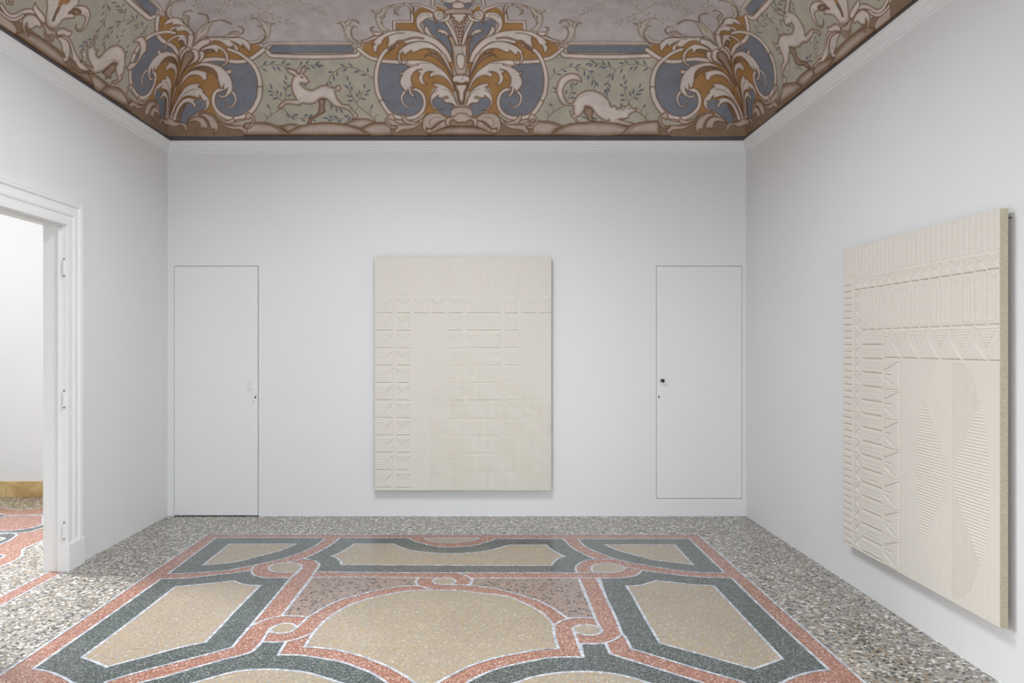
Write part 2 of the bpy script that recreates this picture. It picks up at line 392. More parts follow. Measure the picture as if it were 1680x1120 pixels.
def fline(pts, w=0.0155, closed=False, lvl=4):
    P = [Vector((p[0], p[1])) for p in pts]
    Q = [P[0]]
    for p in P[1:]:
        if (p - Q[-1]).length > 0.002: Q.append(p)
    P = Q; n = len(P)
    if n < 2: return
    L_, R_ = [], []
    for i in range(n):
        if closed: a, c = P[(i-1) % n], P[(i+1) % n]
        else: a, c = P[max(i-1, 0)], P[min(i+1, n-1)]
        d1 = (P[i] - a) if (P[i] - a).length > 1e-9 else (c - P[i]); d2 = (c - P[i]) if (c - P[i]).length > 1e-9 else d1
        d1 = d1.normalized(); d2 = d2.normalized(); n1 = Vector((-d1.y, d1.x)); n2 = Vector((-d2.y, d2.x))
        nn = (n1 + n2); nn = nn.normalized() if nn.length > 1e-6 else n1
        k = min(1.9, 1.0 / max(0.3, nn.dot(n2)))
        L_.append(P[i] + nn * (w/2*k)); R_.append(P[i] - nn * (w/2*k))
    u = 0; z = lz(lvl)
    for i in range(n if closed else n - 1):
        j = (i + 1) % n; l = (P[j] - P[i]).length
        k = len(fb['v'])
        fb['v'] += [(L_[i].x, L_[i].y, z), (R_[i].x, R_[i].y, z), (R_[j].x, R_[j].y, z), (L_[j].x, L_[j].y, z)]
        fb['f'].append((k, k+1, k+2, k+3)); fb['m'].append(5)
        fb['uv'].append([(u/.021, 0), (u/.021, 1), ((u+l)/.021, 1), ((u+l)/.021, 0)]); u += l
YM = 3.2
def both(fn, pts):
    fn(pts); fn([(p[0], 2*YM - p[1]) for p in pts])
def region(s, m, line=True):
    lvl = m if m < 4 else 3
    pts = [(x, max(y, YM)) for (x, y) in ftrace(s)]
    c = [(p.x, p.y) for p in crom(pts, True)]
    both(lambda q: fpoly(q, m, lvl), c)
    if line: both(lambda q: fline(q, closed=True), c)
def strokef(s):
    c = [(p.x, p.y) for p in crom(ftrace(s))]
    both(lambda q: fline(q), c)

# whole floor of the room and the neighbouring room
fpoly([(-XL, REAR-.3), (XR+.1, REAR-.3), (XR+.1, D+.12), (-XL, D+.12)], 0, 0)
fpoly([(OX0, 1.5), (-XL, 1.5), (-XL, D), (-XL-WT, D), (-XL-WT, OY), (OX0, OY)], 0, 0)
RX0, RX1 = -2.078, 1.587
RX0 = ftrace('A 178,138')[0][0]; RX1 = ftrace('E 893,148')[0][0]; RY = 0.5 * (ftrace('A 178,138')[0][1] + ftrace('E 893,148')[0][1])
rect = [(RX0, 2*YM - RY), (RX1, 2*YM - RY), (RX1, RY), (RX0, RY)]
fpoly(rect, 1, 1); fline(rect, closed=True)
# green bands
region('A 288,188 900,188 B 0,188 285,190 180,275 90,325 0,370 A 1350,430 1210,475 1050,515 850,555 600,605 400,640 200,655 0,668 F 900,170 760,175 640,178', 2)
region('F 540,247 900,238 1200,205 1400,180 A 500,676 780,638 800,690 860,715 950,735 1100,740 1320,738 G 165,840 K 300,200 180,350 0,400 J 1350,445 900,560 500,665 0,810 I 1450,835 Z 158,1140 135,1140 I 1000,840 900,780 750,715 600,670 450,650 F 0,630', 2)
region('B 480,188 1430,188 1530,240 1680,275 C 168,285 400,315 600,312 800,295 950,260 1050,230 1110,200 1680,200 D 540,203 600,270 680,335 780,390 880,440 980,475 850,500 760,540 710,590 710,620 730,668 0,668 C 0,668 B 140,657 200,560 150,510 80,490 A 1510,468 B 150,400 300,320 400,260', 2)
region('D 745,205 820,290 900,340 1000,380 1150,440 1300,490 1480,535 E 168,565 400,605 650,640 900,662 1100,665 1250,667 760,200', 2)
region('E 1345,740 1000,732 750,715 500,685 250,655 110,638 D 1580,680 1500,715 1350,738 1200,742 1040,742 N 960,0 1060,210 1130,370 1175,490 1225,545 1310,710 1500,765 O 400,555 850,690 1340,835 Z 1240,1140 1262,1140 P 360,840 450,790 600,735 800,685 1010,660 290,0', 2)
region('K 590,275 750,282 920,272 810,455 1100,460 1300,485 1500,520 L 100,538 250,575 400,635 550,690 700,775 790,835 Z 640,1126 600,1145 300,1145 210,1126 J 430,835 800,745 1200,625 1680,490 K 200,490 430,420 480,390', 2)
region('N 610,640 800,640 955,635 1020,780 1200,835 O 300,690 700,815 770,835 Z 1170,1140 800,1140 760,1126 M 400,830 650,705 850,635 1100,575 1400,515 N 150,835 450,820 645,825', 2)
# ochre fields
region('A 110,560 475,272 1395,270 1250,335 1050,400 850,450 650,500 400,540 250,553', 3)
region('F 740,355 1100,322 1540,275 G 130,145 250,165 395,172 0,570 J 1590,0 1320,280 900,370 560,465 0,610 I 1480,625 1300,550 1130,490 1680,85', 3)
region('B 370,440 500,385 600,325 690,270 1220,270 1350,325 1500,365 1680,385 C 150,385 400,402 650,400 900,380 1100,345 1300,285 D 300,282 370,340 460,395 560,447 480,470 420,510 375,570 0,570 B 510,560 490,510 440,465', 3)
region('C 130,190 900,190 820,220 700,245 520,258 320,250 200,225', 3)
region('D 1110,282 1250,345 1400,395 1680,465 E 250,490 500,520 815,560 560,280', 3)
region('Z 1027.7,961.4 1045,960.5 1058,958 1077,952.3 1110,956 1144.8,959.4 1170.5,960.5 1283.5,1080.7 1236.2,1097.4 O 850,475 190,295 N 1680,590 1500,290 1340,0', 3)
region('K 1170,350 1290,160 1340,100 1440,0 G 1250,680 1400,570 1550,480 H 168,505 400,430 700,365 900,335 1100,320 1400,318 Z 760,969.5 786.9,972.8 829.8,977.8 859.5,988.8 N 0,165 100,230 180,310 235,390 240,470 260,570 305,705 100,715 M 1500,375 1300,395 1100,435 850,480 600,550 400,620 200,720 0,830 Z 706,1136 690,1132 L 1170,835 1050,750 900,665 750,590 600,530 450,475 300,435 150,400 K 1680,395 1500,372 1300,352', 3)
region('J 1180,835 K 0,740 200,690 400,665 700,655 900,665 1200,700 1450,770 1650,835 Z 585,1145 270,1145', 3)
region('M 1080,835 1250,775 1400,740 1680,700 Z 948.8,1101.9 993,1103.4 1038,1112 1062,1119.8 1110,1145 820,1145', 3)
# mauve field with black chips
region('G 1105,60 690,590 850,594 960,596 1050,608 1150,550 1300,460 1500,370 1680,320 H 200,395 400,345 650,295 850,265 1060,258 1030,215 1035,180 1080,150 0,140', 4, True)
region('C 800,742 D 755,742 N 700,0 815,300 700,282 600,280 520,285 430,290 300,200 200,130 100,80 Z 880,984.2 861.3,978.4 816.7,966.5 774,960.8 C 770,835 795,780', 4, True)
# crossing bands and loops
region('A 1010,605 1060,560 1150,540 1270,528 1400,540 1470,565 1460,600 1385,665 1150,665 1060,645', 3)
region('D 950,665 925,610 950,570 1050,545 1140,540 1250,550 1350,570 1400,605 1350,640 1250,665', 3)
region('H 1255,200 1285,172 1330,158 1430,148 1540,165 1580,200 1530,235 1420,247 1300,235', 3)
region('G 530,800 560,750 650,705 740,692 840,700 900,740 880,770 800,815 700,830 600,828', 3)
region('N 500,440 530,400 620,380 740,380 850,405 900,440 890,490 800,520 680,520 590,500 530,470', 3)
for s in ('A 780,638 790,605 850,560', 'B 0,460 A 1500,470 1400,497 1270,528', 'A 1500,478 1600,492 B 80,490 150,510 200,560 140,657 G 1110,40 690,590', 'A 1470,570 1450,625 G 820,65',
          'H 1060,258 1160,287 1250,308', 'C 480,665 600,670 700,705 770,745 795,780 770,820 700,845', 'H 1420,247 1680,250 Z 774,960.8',
          'H 1080,150 1330,154', 'D 730,668 950,665 1250,665', 'D 750,742 900,742 1040,742', 'D 980,478 1100,482 1240,488', 'D 1400,595 1500,610 1600,632 E 110,638',
          'D 745,742 N 815,300 870,400 905,450', 'D 1000,742 N 960,0', 'G 165,840 245,745 400,670 520,628 640,603 690,592', 'G 1050,605 970,690 900,745', 'K 700,80 590,265 460,405',
          'K 590,272 750,282 920,270 1080,235 1200,190 1290,150', 'K 700,140 K 720,150', 'N 500,440 530,510 610,740 648,828', 'N 235,390 330,330 440,295 520,283', 'N 540,470 560,500',
          'N 610,638 800,640 950,625 1080,580 1180,510', 'G 1050,608 1070,600'):
    strokef(s)
# pink threshold strip and the neighbouring room's paving
fpoly([(-XL-.103, DY0-.3), (-XL+.003, DY0-.3), (-XL+.003, DY1), (-XL-.103, DY1)], 1, 1)
fline([(-XL-.103, DY0-.3), (-XL-.103, DY1)], lvl=2); fline([(-XL+.003, DY0-.3), (-XL+.003, DY1)], lvl=2)
FO['Q'] = (0, 760)
def qtrace(s): return [fpt(float(w.split(',')[0]) / 5.6, 760 + float(w.split(',')[1]) / 5.6) for w in s.split()]
def qreg(s, m, lvl, line=True):
    c = [(p.x, p.y) for p in crom(qtrace(s), True)]; fpoly(c, m, lvl)
    if line: fline(c, closed=True, w=.02)
qreg('-400,405 0,405 90,420 180,430 300,420 402,408 470,405 470,650 402,705 300,750 215,790 205,830 190,860 120,900 0,950 -400,1100', 1, 1)
qreg('-400,480 0,465 60,480 402,470 470,465 470,590 402,590 280,630 160,640 0,640 -400,660', 2, 2)
qreg('-400,500 -40,500 60,490 160,475 300,478 395,480 395,560 300,590 180,610 50,620 -60,610 -400,640', 1, 3)
qreg('-400,660 0,650 110,640 160,655 100,700 0,745 -400,900', 2, 2)
qreg('-400,690 -20,680 45,690 0,712 -400,800', 3, 3)
qreg('-300,850 0,840 45,850 0,875 -300,960', 2, 2)
me = bpy.data.meshes.new('floor'); me.from_pydata(fb['v'], [], fb['f'])
for m in FG: me.materials.append(m)
me.polygons.foreach_set('material_index', fb['m'])
uvl = me.uv_layers.new(name='UVMap'); flat = [c for face in fb['uv'] for p in face for c in p]
uvl.data.foreach_set('uv', flat); me.update()
floor = bpy.data.objects.new('floor', me); C.objects.link(floor); struct(floor)

# ---------------------------------------------------------------- relief paintings
M_cloth, N, L, b = mat('ivory_cord', srgb(222, 216, 206), 0.8, 0.15)
tc = N.new('ShaderNodeTexCoord'); nz = N.new('ShaderNodeTexNoise'); nz.inputs['Scale'].default_value = 700; nz.inputs['Detail'].default_value = 1
L.new(tc.outputs['Object'], nz.inputs['Vector']); bp = N.new('ShaderNodeBump'); bp.inputs['Strength'].default_value = .12; bp.inputs['Distance'].default_value = .001
L.new(nz.outputs['Fac'], bp.inputs['Height']); L.new(bp.outputs[0], b.inputs['Normal'])
M_bar = mat('pine_stretcher', srgb(170, 148, 112), 0.7, .2)[0]

def relief(W, Hh, nx, nz_, hf):
    """height map on an nx*nz grid: u across, v downwards (metres)"""
    u = np.linspace(0, W, nx); v = np.linspace(0, Hh, nz_)
    U, V = np.meshgrid(u, v); return U, V, hf(U, V)
def painting(name, W, Hh, T, nx, nz_, hf, label, cat):
    """local frame: x across, y = towards the wall, z up; front at y=0, thickness T"""
    root = thing(name, (0, 0, 0), label, cat)
    U, V, Z = relief(W, Hh, nx, nz_, hf)
    Z = Z.copy(); Z[0, :] = 0; Z[-1, :] = 0; Z[:, 0] = 0; Z[:, -1] = 0
    co = np.stack([U - W/2, -Z, -V + Hh/2], -1).reshape(-1, 3)
    idx = np.arange(nx * nz_).reshape(nz_, nx)
    q = np.stack([idx[:-1, :-1], idx[1:, :-1], idx[1:, 1:], idx[:-1, 1:]], -1).reshape(-1, 4)
    me = bpy.data.meshes.new('woven_face'); me.vertices.add(len(co)); me.vertices.foreach_set('co', co.ravel())
    me.loops.add(q.size); me.loops.foreach_set('vertex_index', q.ravel().astype(np.int32))
    me.polygons.add(len(q)); me.polygons.foreach_set('loop_start', np.arange(0, q.size, 4, dtype=np.int32))
    me.materials.append(M_cloth); me.update(calc_edges=True); me.validate()
    o = bpy.data.objects.new('woven_face', me); C.objects.link(o); o.parent = root
    mb = MB(); a, c = W/2, Hh/2
    mb.quad((-a,0,-c), (-a,T,-c), (-a,T,c), (-a,0,c)); mb.quad((a,0,-c), (a,0,c), (a,T,c), (a,T,-c))
    mb.quad((-a,0,c), (-a,T,c), (a,T,c), (a,0,c)); mb.quad((-a,0,-c), (a,0,-c), (a,T,-c), (-a,T,-c))
    o = mb.build('canvas_edge', M_linen); o.parent = root; o['label'] = 'raw linen turned over the edge'
    mb = MB(); w = .05
    for (x0, x1, z0, z1) in ((-a+.001, -a+w, -c+.001, c-.001), (a-w, a-.001, -c+.001, c-.001), (-a+w, a-w, c-w, c-.001), (-a+w, a-w, -c+.001, -c+w), (-a+w, a-w, -.03, .03)):
        mb.box(x0, x1, T-.022, T, z0, z1)
    o = mb.build('stretcher', M_bar); o.parent = root
    return root
def groove(x, c, w, d):                       # smooth trench centred on c
    return -d * np.exp(-((x - c) / w) ** 2 * 2.0)

# front painting: face 614.5..904.5 x 421..804 px
GY = D - 0.064
W1 = 290.0 * GY / FP; H1 = 383.0 * GY / FP
def hf1(U, V):
    x = 38 + U / W1 * 755.0; y = 55 + V / H1 * 995.0        # enlarged-crop units
    Z = np.zeros_like(x)
    pitch = 74.4; rows = [222 + pitch * k for k in range(11)]
    def tile(x0, x1, y0, y1, kind, amp=.0028):
        nonlocal Z
        m = (x >= x0) & (x <= x1) & (y >= y0) & (y <= y1)
        cx_, cy_ = (x0 + x1) / 2, (y0 + y1) / 2
        a = (x - cx_) / ((x1 - x0) / 2); b_ = (y - cy_) / ((y1 - y0) / 2)
        if kind == 'hour':
            h = np.where(np.abs(b_) > np.abs(a), amp * (.2 + .8*np.abs(b_)), -amp * (.2 + .9 * np.abs(a)) * .8)
            h = h + np.where(np.abs(b_) > np.abs(a), 0.0006 * np.sin(y * 2*np.pi / 8.0), 0.0006 * np.sin(x * 2*np.pi / 8.0))
        elif kind == 'left':                       # bars with a wedge at the right end
            wd = (x1 - x0); t = (x - (x1 - 30)) / 30
            h = np.where((t > 0) & (np.abs(b_) < t), -amp, amp * .45 + .0008 * np.sin(y * 2*np.pi / 9.0))
        elif kind == 'wide':
            t = np.maximum((x - (x1 - 24)) / 24, ((x0 + 24) - x) / 24)
            h = np.where((t > 0) & (np.abs(b_) < t), -amp * .8, amp * .5 + .0008 * np.sin(y * 2*np.pi / 9.0))
        elif kind == 'square':
            r = np.maximum(np.abs(a), np.abs(b_)); h = amp * .6 * (1 - r) + .0010 * np.sin(r * 2*np.pi * 4)
        Z = np.where(m, h, Z)
        # dark seam under each tile
        mm = (x >= x0) & (x <= x1); Z = Z + np.where(mm, groove(y, y1 + 1.0, 2.6, .0060), 0)
    for k in range(11):
        y0, y1 = rows[k] + 10, rows[k] + 72
        tile(40, 116, y0, y1, 'left'); tile(131, 190, y0, y1, 'hour')
    for (a_, b2) in ((205, 264), (279, 338), (353, 412), (668, 727), (744, 793)): tile(a_, b2, 232, 294, 'hour')
    tile(428, 577, 232, 294, 'wide'); tile(595, 652, 232, 294, 'hour')
    for k in range(1, 6):
        y0, y1 = rows[k] + 10, rows[k] + 72
        tile(353, 412, y0, y1, 'hour', .0018); tile(428, 577, y0, y1, 'wide', .0022); tile(595, 652, y0, y1, 'square')
    # tall ribbed strips along the top
    m = (y > 70) & (y < 218)
    Z = np.where(m, .0009 * np.sin(x * 2*np.pi / 9.5) * (.4 + .6 * (np.sin(x / 24.0) > -.2)), Z)
    for xc in (160, 235, 308, 383, 624, 697):
        t = (218 - y) / 26.0; w = 22 * (1 - t); mm = (t > 0) & (t < 1) & (np.abs(x - xc) < w)
        Z = np.where(mm, .0022, Z)
    # fine mesh field with slanting plain bands
    ramp = np.clip((y - 400 - np.maximum(0, (x - 430)) * .70) / 90.0, 0, 1) * (x > 272)
    def band(off, slope, w):
        dd = (y - (off + (x - 275) * slope)); return np.exp(-(dd / w) ** 2)
    plain = np.maximum.reduce([band(432, .80, 17), band(548, .77, 17), band(690, .86, 22), band(430, .66, 10) * (x > 520)])
    amp = ramp * (1 - .9 * plain) * np.clip((x + y - 560) / 500, .35, 1.0)
    # below the ring of tiles the mesh thins the tiles out
    mesh = .0032 * (np.sin(x * 2*np.pi / 5.6 * .5) ** 2 * np.where(x < 355, .5, 1) + np.sin(y * 2*np.pi / 5.6 * .5) ** 2 * np.where((x > 430) & (x < 577), .25, 1)) 
    Z = Z * (1 - .5 * np.clip(amp * 3, 0, 1)) - amp * (mesh - .0018)
    for k in range(5, 10):
        yy = rows[k] + 75
        for (a_, b2, dpt) in ((353, 420, .004), (430, 575, .0045), (595, 655, .004)):
            Z = Z + np.where((x > a_) & (x < b2), groove(y, yy, 2.4, dpt * .9) + groove(y, yy + 6, 2.4, dpt * .8), 0)
    Z = Z + .00025 * np.sin(y * 2*np.pi / 4.7)
    return Z
art1 = painting('relief_painting', W1, H1, .036, 720, 950, hf1,
                'ivory cord relief painting on the back wall between the two flush white doors', 'painting')
art1.location = ((759.5 - CX) * GY / FP, GY, (CY - 612.5) * GY / FP + H)

# right painting
k2 = XR - 0.060
Yn = k2 * FP / (1640.5 - CX); Yf = k2 * FP / (1383.6 - CX)
Zt = (CY - 341.6) * Yn / FP + H; Zb = (CY - 1029.4) * Yn / FP + H
W2 = Yf - Yn; H2 = Zt - Zb
def uu(px): return Yf - k2 * FP / (px - CX)          # column of the photograph -> metres along the face
def hf2(U, V):
    Z = np.zeros_like(U)
    def box(u0, u1, v0, v1): return (U >= u0) & (U <= u1) & (V >= v0) & (V <= v1)
    p = W2 / 33.0
    vr = [0.0, .172, .188, .256, .268, .498, .512, .656, .676]      # rows (metres from the top)
    # row 1: narrow upright slats separated by stitched grooves
    m = V < vr[1]
    fu = (U / p) % 1.0
    Z = np.where(m, .0009 * (1 - (2 * fu - 1) ** 2) + groove(fu, 0.97, .12, .0034) * (.55 + .45 * np.sin(V * 2*np.pi / .009)) + .0004 * np.sin(V * 2*np.pi / .009), Z)
    Z = Z + groove(V, vr[1] + .007, .004, .0012)
    # row 2: hour-glass tiles; row 3: tall nested panels; row 4: big hour-glass tiles
    P2 = 2 * p; off = W2 % P2
    fu2 = ((U - off) / P2) % 1.0
    m = (V > vr[2]) & (V < vr[3]) & (U > .135)
    a = 2 * fu2 - 1; b_ = 2 * (V - vr[2]) / (vr[3] - vr[2]) - 1
    Z = np.where(m, np.where(b_ < -np.abs(a), .0022 + .0009*np.sin(V*2*np.pi/.009), np.where(b_ > np.abs(a), .0022, -.0006)) + groove(fu2, .985, .035, .004), Z)
    Z = Z + np.where(U > .135, groove(V, vr[3] + .004, .004, .0065) * (np.abs(a) < .86), 0)
    m = (V > vr[4]) & (V < vr[5]) & (U > .205)
    r = np.maximum(np.abs(a), (np.abs(V - (vr[4]+vr[5])/2) - (vr[5]-vr[4])/2) / (P2/2) + 1)
    Z = np.where(m, .0018 * np.clip(1 - r, 0, 1) - .0018 * (r < .42) + .0007 * np.sin(r * 2*np.pi * 4.0), Z)
    st = .6 + .4 * np.sin(V * 2*np.pi / .011)
    Z = Z + np.where(m, groove(fu2, .985, .045, .0060) * st, 0) + np.where(U > .205, groove(V, vr[5] + .004, .004, .0070) * (np.abs(a) < .86), 0)
    P4 = 4 * p; off4 = W2 % P4; fu4 = ((U - off4) / P4) % 1.0; a4 = 2 * fu4 - 1
    m = (V > vr[6]) & (V < vr[7]) & (U > .462)
    b_ = 2 * (V - vr[6]) / (vr[7] - vr[6]) - 1
    tri_top = (b_ < .25) & (np.abs(a4) < (.25 - b_) / 1.25 * .8)
    tri_bot = (b_ > -.1) & (np.abs(np.abs(a4) - 1) < (b_ + .1) / 1.1 * .92)
    Z = np.where(m, np.where(tri_top, .0022 + .0012 * np.sin(V * 2*np.pi / .0125), np.where(tri_bot, .0022, -.0004)), Z)
    Z = Z + np.where(m, groove(fu2, .985, .045, .0055) * st * (np.where(np.abs(a4) < .5, b_ > 0.2, b_ < 0.0)), 0)
    Z = Z + np.where(U > .462, groove(V, vr[7] + .004, .004, .0060) * (np.abs(np.abs(a4) - 1) < .9), 0)
    # far columns
    q = .0405
    m = (U < .112) & (V > vr[2]); fv = ((V - vr[2]) / q) % 1.0
    Z = np.where(m, .0020 * (1 - (2*fv - 1) ** 2) + groove(fv, .94, .13, .0060) * (U > .012) * (U < .104), Z)
    q2 = .081
    m = (U > .126) & (U < .196) & (V > vr[4]); fv = ((V - vr[4]) / q2) % 1.0; bb = 2*fv - 1; aa = (U - .161) / .035
    Z = np.where(m, np.where(np.abs(bb) > np.abs(aa), .0020 + .0008*np.sin(V*2*np.pi/.009), -.0016) + groove(fv, .97, .05, .004), Z)
    m = (U > .218) & (U < .452) & (V > vr[6]); fv = ((V - vr[6]) / q2) % 1.0; bb = 2*fv - 1; aa = (U - .335) / .117
    r = np.maximum(np.abs(bb), (np.abs(U - .335) - .117) / (q2/2) + 1)
    Z = np.where(m, .0020 * np.clip(1 - r, 0, 1) - .0014 * (r < .40) + .0006*np.sin(r*2*np.pi*4) + groove(fv, .955, .075, .0085) * (np.abs(aa) < .93), Z)
    m = (U > .466) & (U < .606) & (V > vr[8]); fv = ((V - vr[8]) / (2*q2)) % 1.0; bb = 2*fv - 1; aa = (U - .466) / .14
    hour = np.abs(bb) > .35 + .6 * aa
    Z = np.where(m, np.where(hour, .0018 + .0010*np.sin(V*2*np.pi/.0125), np.where(np.abs(bb) < .9*aa - .0, .0030, -.0020)) + groove(fv, .49, .03, .0060) * (aa < .55) + groove(fv, .985, .02, .0045), Z)
    st2 = .5 + .5 * np.sin(V * 2*np.pi / .018)
    for (uc, d_, v0) in ((.207, .0040, vr[4]), (.459, .0055, vr[6]), (.6115, .0045, vr[8]), (.119, .0030, vr[2])):
        Z = Z + np.where(V > v0, groove(U, uc, .005, d_) * st2, 0)
    # plain herringbone field with the fanned oval
    fld = (U > .617) & (V > vr[8])
    Z = np.where(fld, .0005 * np.sin((np.abs(((U / .02) % 2) - 1) * .02 + V) * 2*np.pi / .010), Z)
    uc, vc = uu(1558.5), Zt - ((CY - 781.9) * (k2 * FP / (1558.5 - CX)) / FP + H)
    du = (U - uc) / .275; dv = (V - vc) / .585
    e = (du ** 2 + dv ** 2) < 1
    lobe = np.abs(U - uc) < .585 * np.abs(V - vc)
    pv, ph = .0135, .0150
    vert = .0012 - .0050 * np.exp(-((((U - uc) / pv) % 1.0 - .5) / .22) ** 2) * np.where(U < uc + .01, .35, 1) * 1.5
    hori = .0010 - .0032 * np.exp(-(((V / ph) % 1.0 - .5) / .20) ** 2)
    Z = np.where(fld & e, np.where(lobe, vert, hori), Z)
    return Z
art2 = painting('relief_painting', W2, H2, .036, 700, 900, hf2,
                'ivory cord relief painting with a fanned oval, hanging on the right wall', 'painting')
art2.rotation_euler = (0, 0, -PI/2)
art2.location = (k2, (Yn + Yf) / 2, (Zt + Zb) / 2)
# wall plates the right painting hangs from, seen in the gap behind its near edge
mb = MB(); mb.box(W2/2 - .016, W2/2 - .010, .036, .0415, H2/2 - .058, H2/2 - .018); mb.box(W2/2 - .016, W2/2 - .010, .040, .0595, H2/2 - .040, H2/2 - .036); mb.lathe((W2/2 - .013, .0405, H2/2 - .060), (1,0,0), [(-.003,.0045),(.003,.0045)], 12)
o = mb.build('hanging_bracket', M_black); o.parent = art2; o['label'] = 'small dark hanging bracket behind the near top corner'

# ---------------------------------------------------------------- painted vault
# cove section: quarter ellipse (0.80 x 0.82 m) springing above the cornice, then flat
CA, CB, CZ = 0.80, 0.82, 3.285
_th = np.linspace(0, PI/2, 400); _d = CA * (1 - np.cos(_th)); _z = CZ + CB * np.sin(_th)
_t = np.concatenate([[0], np.cumsum(np.hypot(np.diff(_d), np.diff(_z)))])
FLAT = 0.62
LOW = 0.045
TT = np.concatenate([[0], _t + LOW, [_t[-1] + LOW + FLAT]]); DD = np.concatenate([[0], _d, [CA + FLAT]]); ZZ = np.concatenate([[CZ - LOW], _z, [CZ + CB]])
TMAX = TT[-1]
# seams below the springing are hidden by the cornice
_ratio = {'B': (ZZ - H) / (D - DD), 'L': (ZZ - H) / (XL - DD), 'R': (ZZ - H) / (XR - DD)}
def vault_pt(w, x, y):
    """pixel on the painted vault -> (distance along the wall from the corner or left end, arc height)"""
    if w == 'B':
        t = np.interp((CY - y) / FP, _ratio['B'], TT); d = np.interp(t, TT, DD); return ((x - CX) * (D - d) / FP + XL, t)
    X = XL if w == 'L' else XR
    t = np.interp((CY - y) / abs(x - CX), _ratio[w], TT); d = np.interp(t, TT, DD)
    return (D - (X - d) * FP / abs(x - CX), t)
CELL = 0.0038
SAX = XL - .2115          # axis of the middle motif, from the left corner
LB = XL + XR
class Canvas:
    def __init__(s, s0, s1):
        s.s0 = s0; s.w = int((s1 - s0) / CELL) + 2; s.h = int(TMAX / CELL) + 2
        s.a = np.zeros((s.h, s.w, 3), np.float32)
def col3(c): return np.array(srgb(*c)[:3], np.float32)
PAL = dict(sky=(166, 158, 157), green=(157, 152, 139), blue=(110, 113, 121), ochre=(146, 112, 74), light=(186, 176, 170), tan=(140, 121, 106),
           ground=(124, 106, 88), line=(98, 68, 48), band=(84, 82, 85), vine=(90, 94, 106), grey=(128, 117, 115), lowl=(168, 154, 144), dk=(104, 84, 68), pale=(172, 162, 152))
PAL = {k: col3(v) for k, v in PAL.items()}
def seg_dist(cv, P, closed, pad):
    """distance field to a polyline on a sub-window of the canvas; also even-odd inside and the radius parameter along it"""
    xs = (P[:, 0] - cv.s0) / CELL; ys = P[:, 1] / CELL; pc = pad / CELL
    x0 = max(0, int(xs.min() - pc)); x1 = min(cv.w, int(xs.max() + pc) + 2); y0 = max(0, int(ys.min() - pc)); y1 = min(cv.h, int(ys.max() + pc) + 2)
    if x1 <= x0 or y1 <= y0: return None
    gx, gy = np.meshgrid(np.arange(x0, x1, dtype=np.float32), np.arange(y0, y1, dtype=np.float32))
    best = np.full(gx.shape, 1e9, np.float32); par = np.zeros(gx.shape, np.float32); ins = np.zeros(gx.shape, bool)
    n = len(xs); m = n if closed else n - 1
    for i in range(m):
        ax, ay = xs[i], ys[i]; bx_, by_ = xs[(i+1) % n], ys[(i+1) % n]
        dx, dy = bx_ - ax, by_ - ay; l2 = dx*dx + dy*dy
        if closed and ay != by_:
            c = ((gy >= ay) != (gy >= by_)) & (gx < (gy - ay) * dx / dy + ax); ins ^= c
        if l2 < 1e-12: continue
        u = np.clip(((gx - ax) * dx + (gy - ay) * dy) / l2, 0, 1)
        q = (gx - ax - u*dx) ** 2 + (gy - ay - u*dy) ** 2
        k = q < best; best = np.where(k, q, best); par = np.where(k, (i + u) / m, par)
    return (slice(y0, y1), slice(x0, x1)), np.sqrt(best) * CELL, ins, par
def blend(cv, w, col, al):
    al = np.clip(al, 0, 1)[..., None]; cv.a[w] = cv.a[w] * (1 - al) + col * al
def sm(x): x = np.clip(x, 0, 1); return x*x*(3 - 2*x)
LW = 0.0062
def paint(cv, kind, P, o):
    if kind == 'S':
        r = seg_dist(cv, P, True, .02)
        if r is None: return
        w, d, ins, _ = r; sd = np.where(ins, d, -d)
        f = PAL[o['c']]; e = PAL[o['e']] if o.get('e') else f
        col = e + (f - e) * sm(sd / o.get('ew', .018))[..., None]
        blend(cv, w, col, sd / CELL + .5)
        if o.get('l'): blend(cv, w, PAL[o['l']], ((LW * .5 - d) / CELL + .5) * o.get('la', .85))
    elif kind == 'T':
        r0, r1 = o['r']; r = seg_dist(cv, P, False, max(r0, r1) + .01)
        if r is None: return
        w, d, _, par = r; rad = r0 + (r1 - r0) * par; q = d / np.maximum(rad, .001)
        f = PAL[o['c']]; e = PAL[o['e']]
        col = e + (f - e) * sm((1 - q) / .75)[..., None]
        blend(cv, w, col, (rad - d) / CELL + .5)
        if o.get('l'): blend(cv, w, PAL[o['l']], ((LW * .5 - np.abs(d - rad)) / CELL + .5) * .85)
    elif kind == 'L':
        wd = o['w']; r = seg_dist(cv, P, False, wd + .01)
        if r is None: return
        w, d, _, par = r
        tp = np.minimum(1, np.minimum(par, 1 - par) * 5 + .35) if o.get('taper') else 1
        blend(cv, w, PAL[o['c']], ((wd * .5 * tp - d) / CELL + .5) * o.get('a', .9))
    elif kind == 'V':
        wd = o['w']; r = seg_dist(cv, P, False, wd + .01)
        if r is None: return
        w, d, _, par = r; rad = wd * np.sin(np.clip(par, .04, .98) * PI) ** .7
        blend(cv, w, PAL[o['c']], ((rad - d) / CELL + .5) * o.get('a', .85))
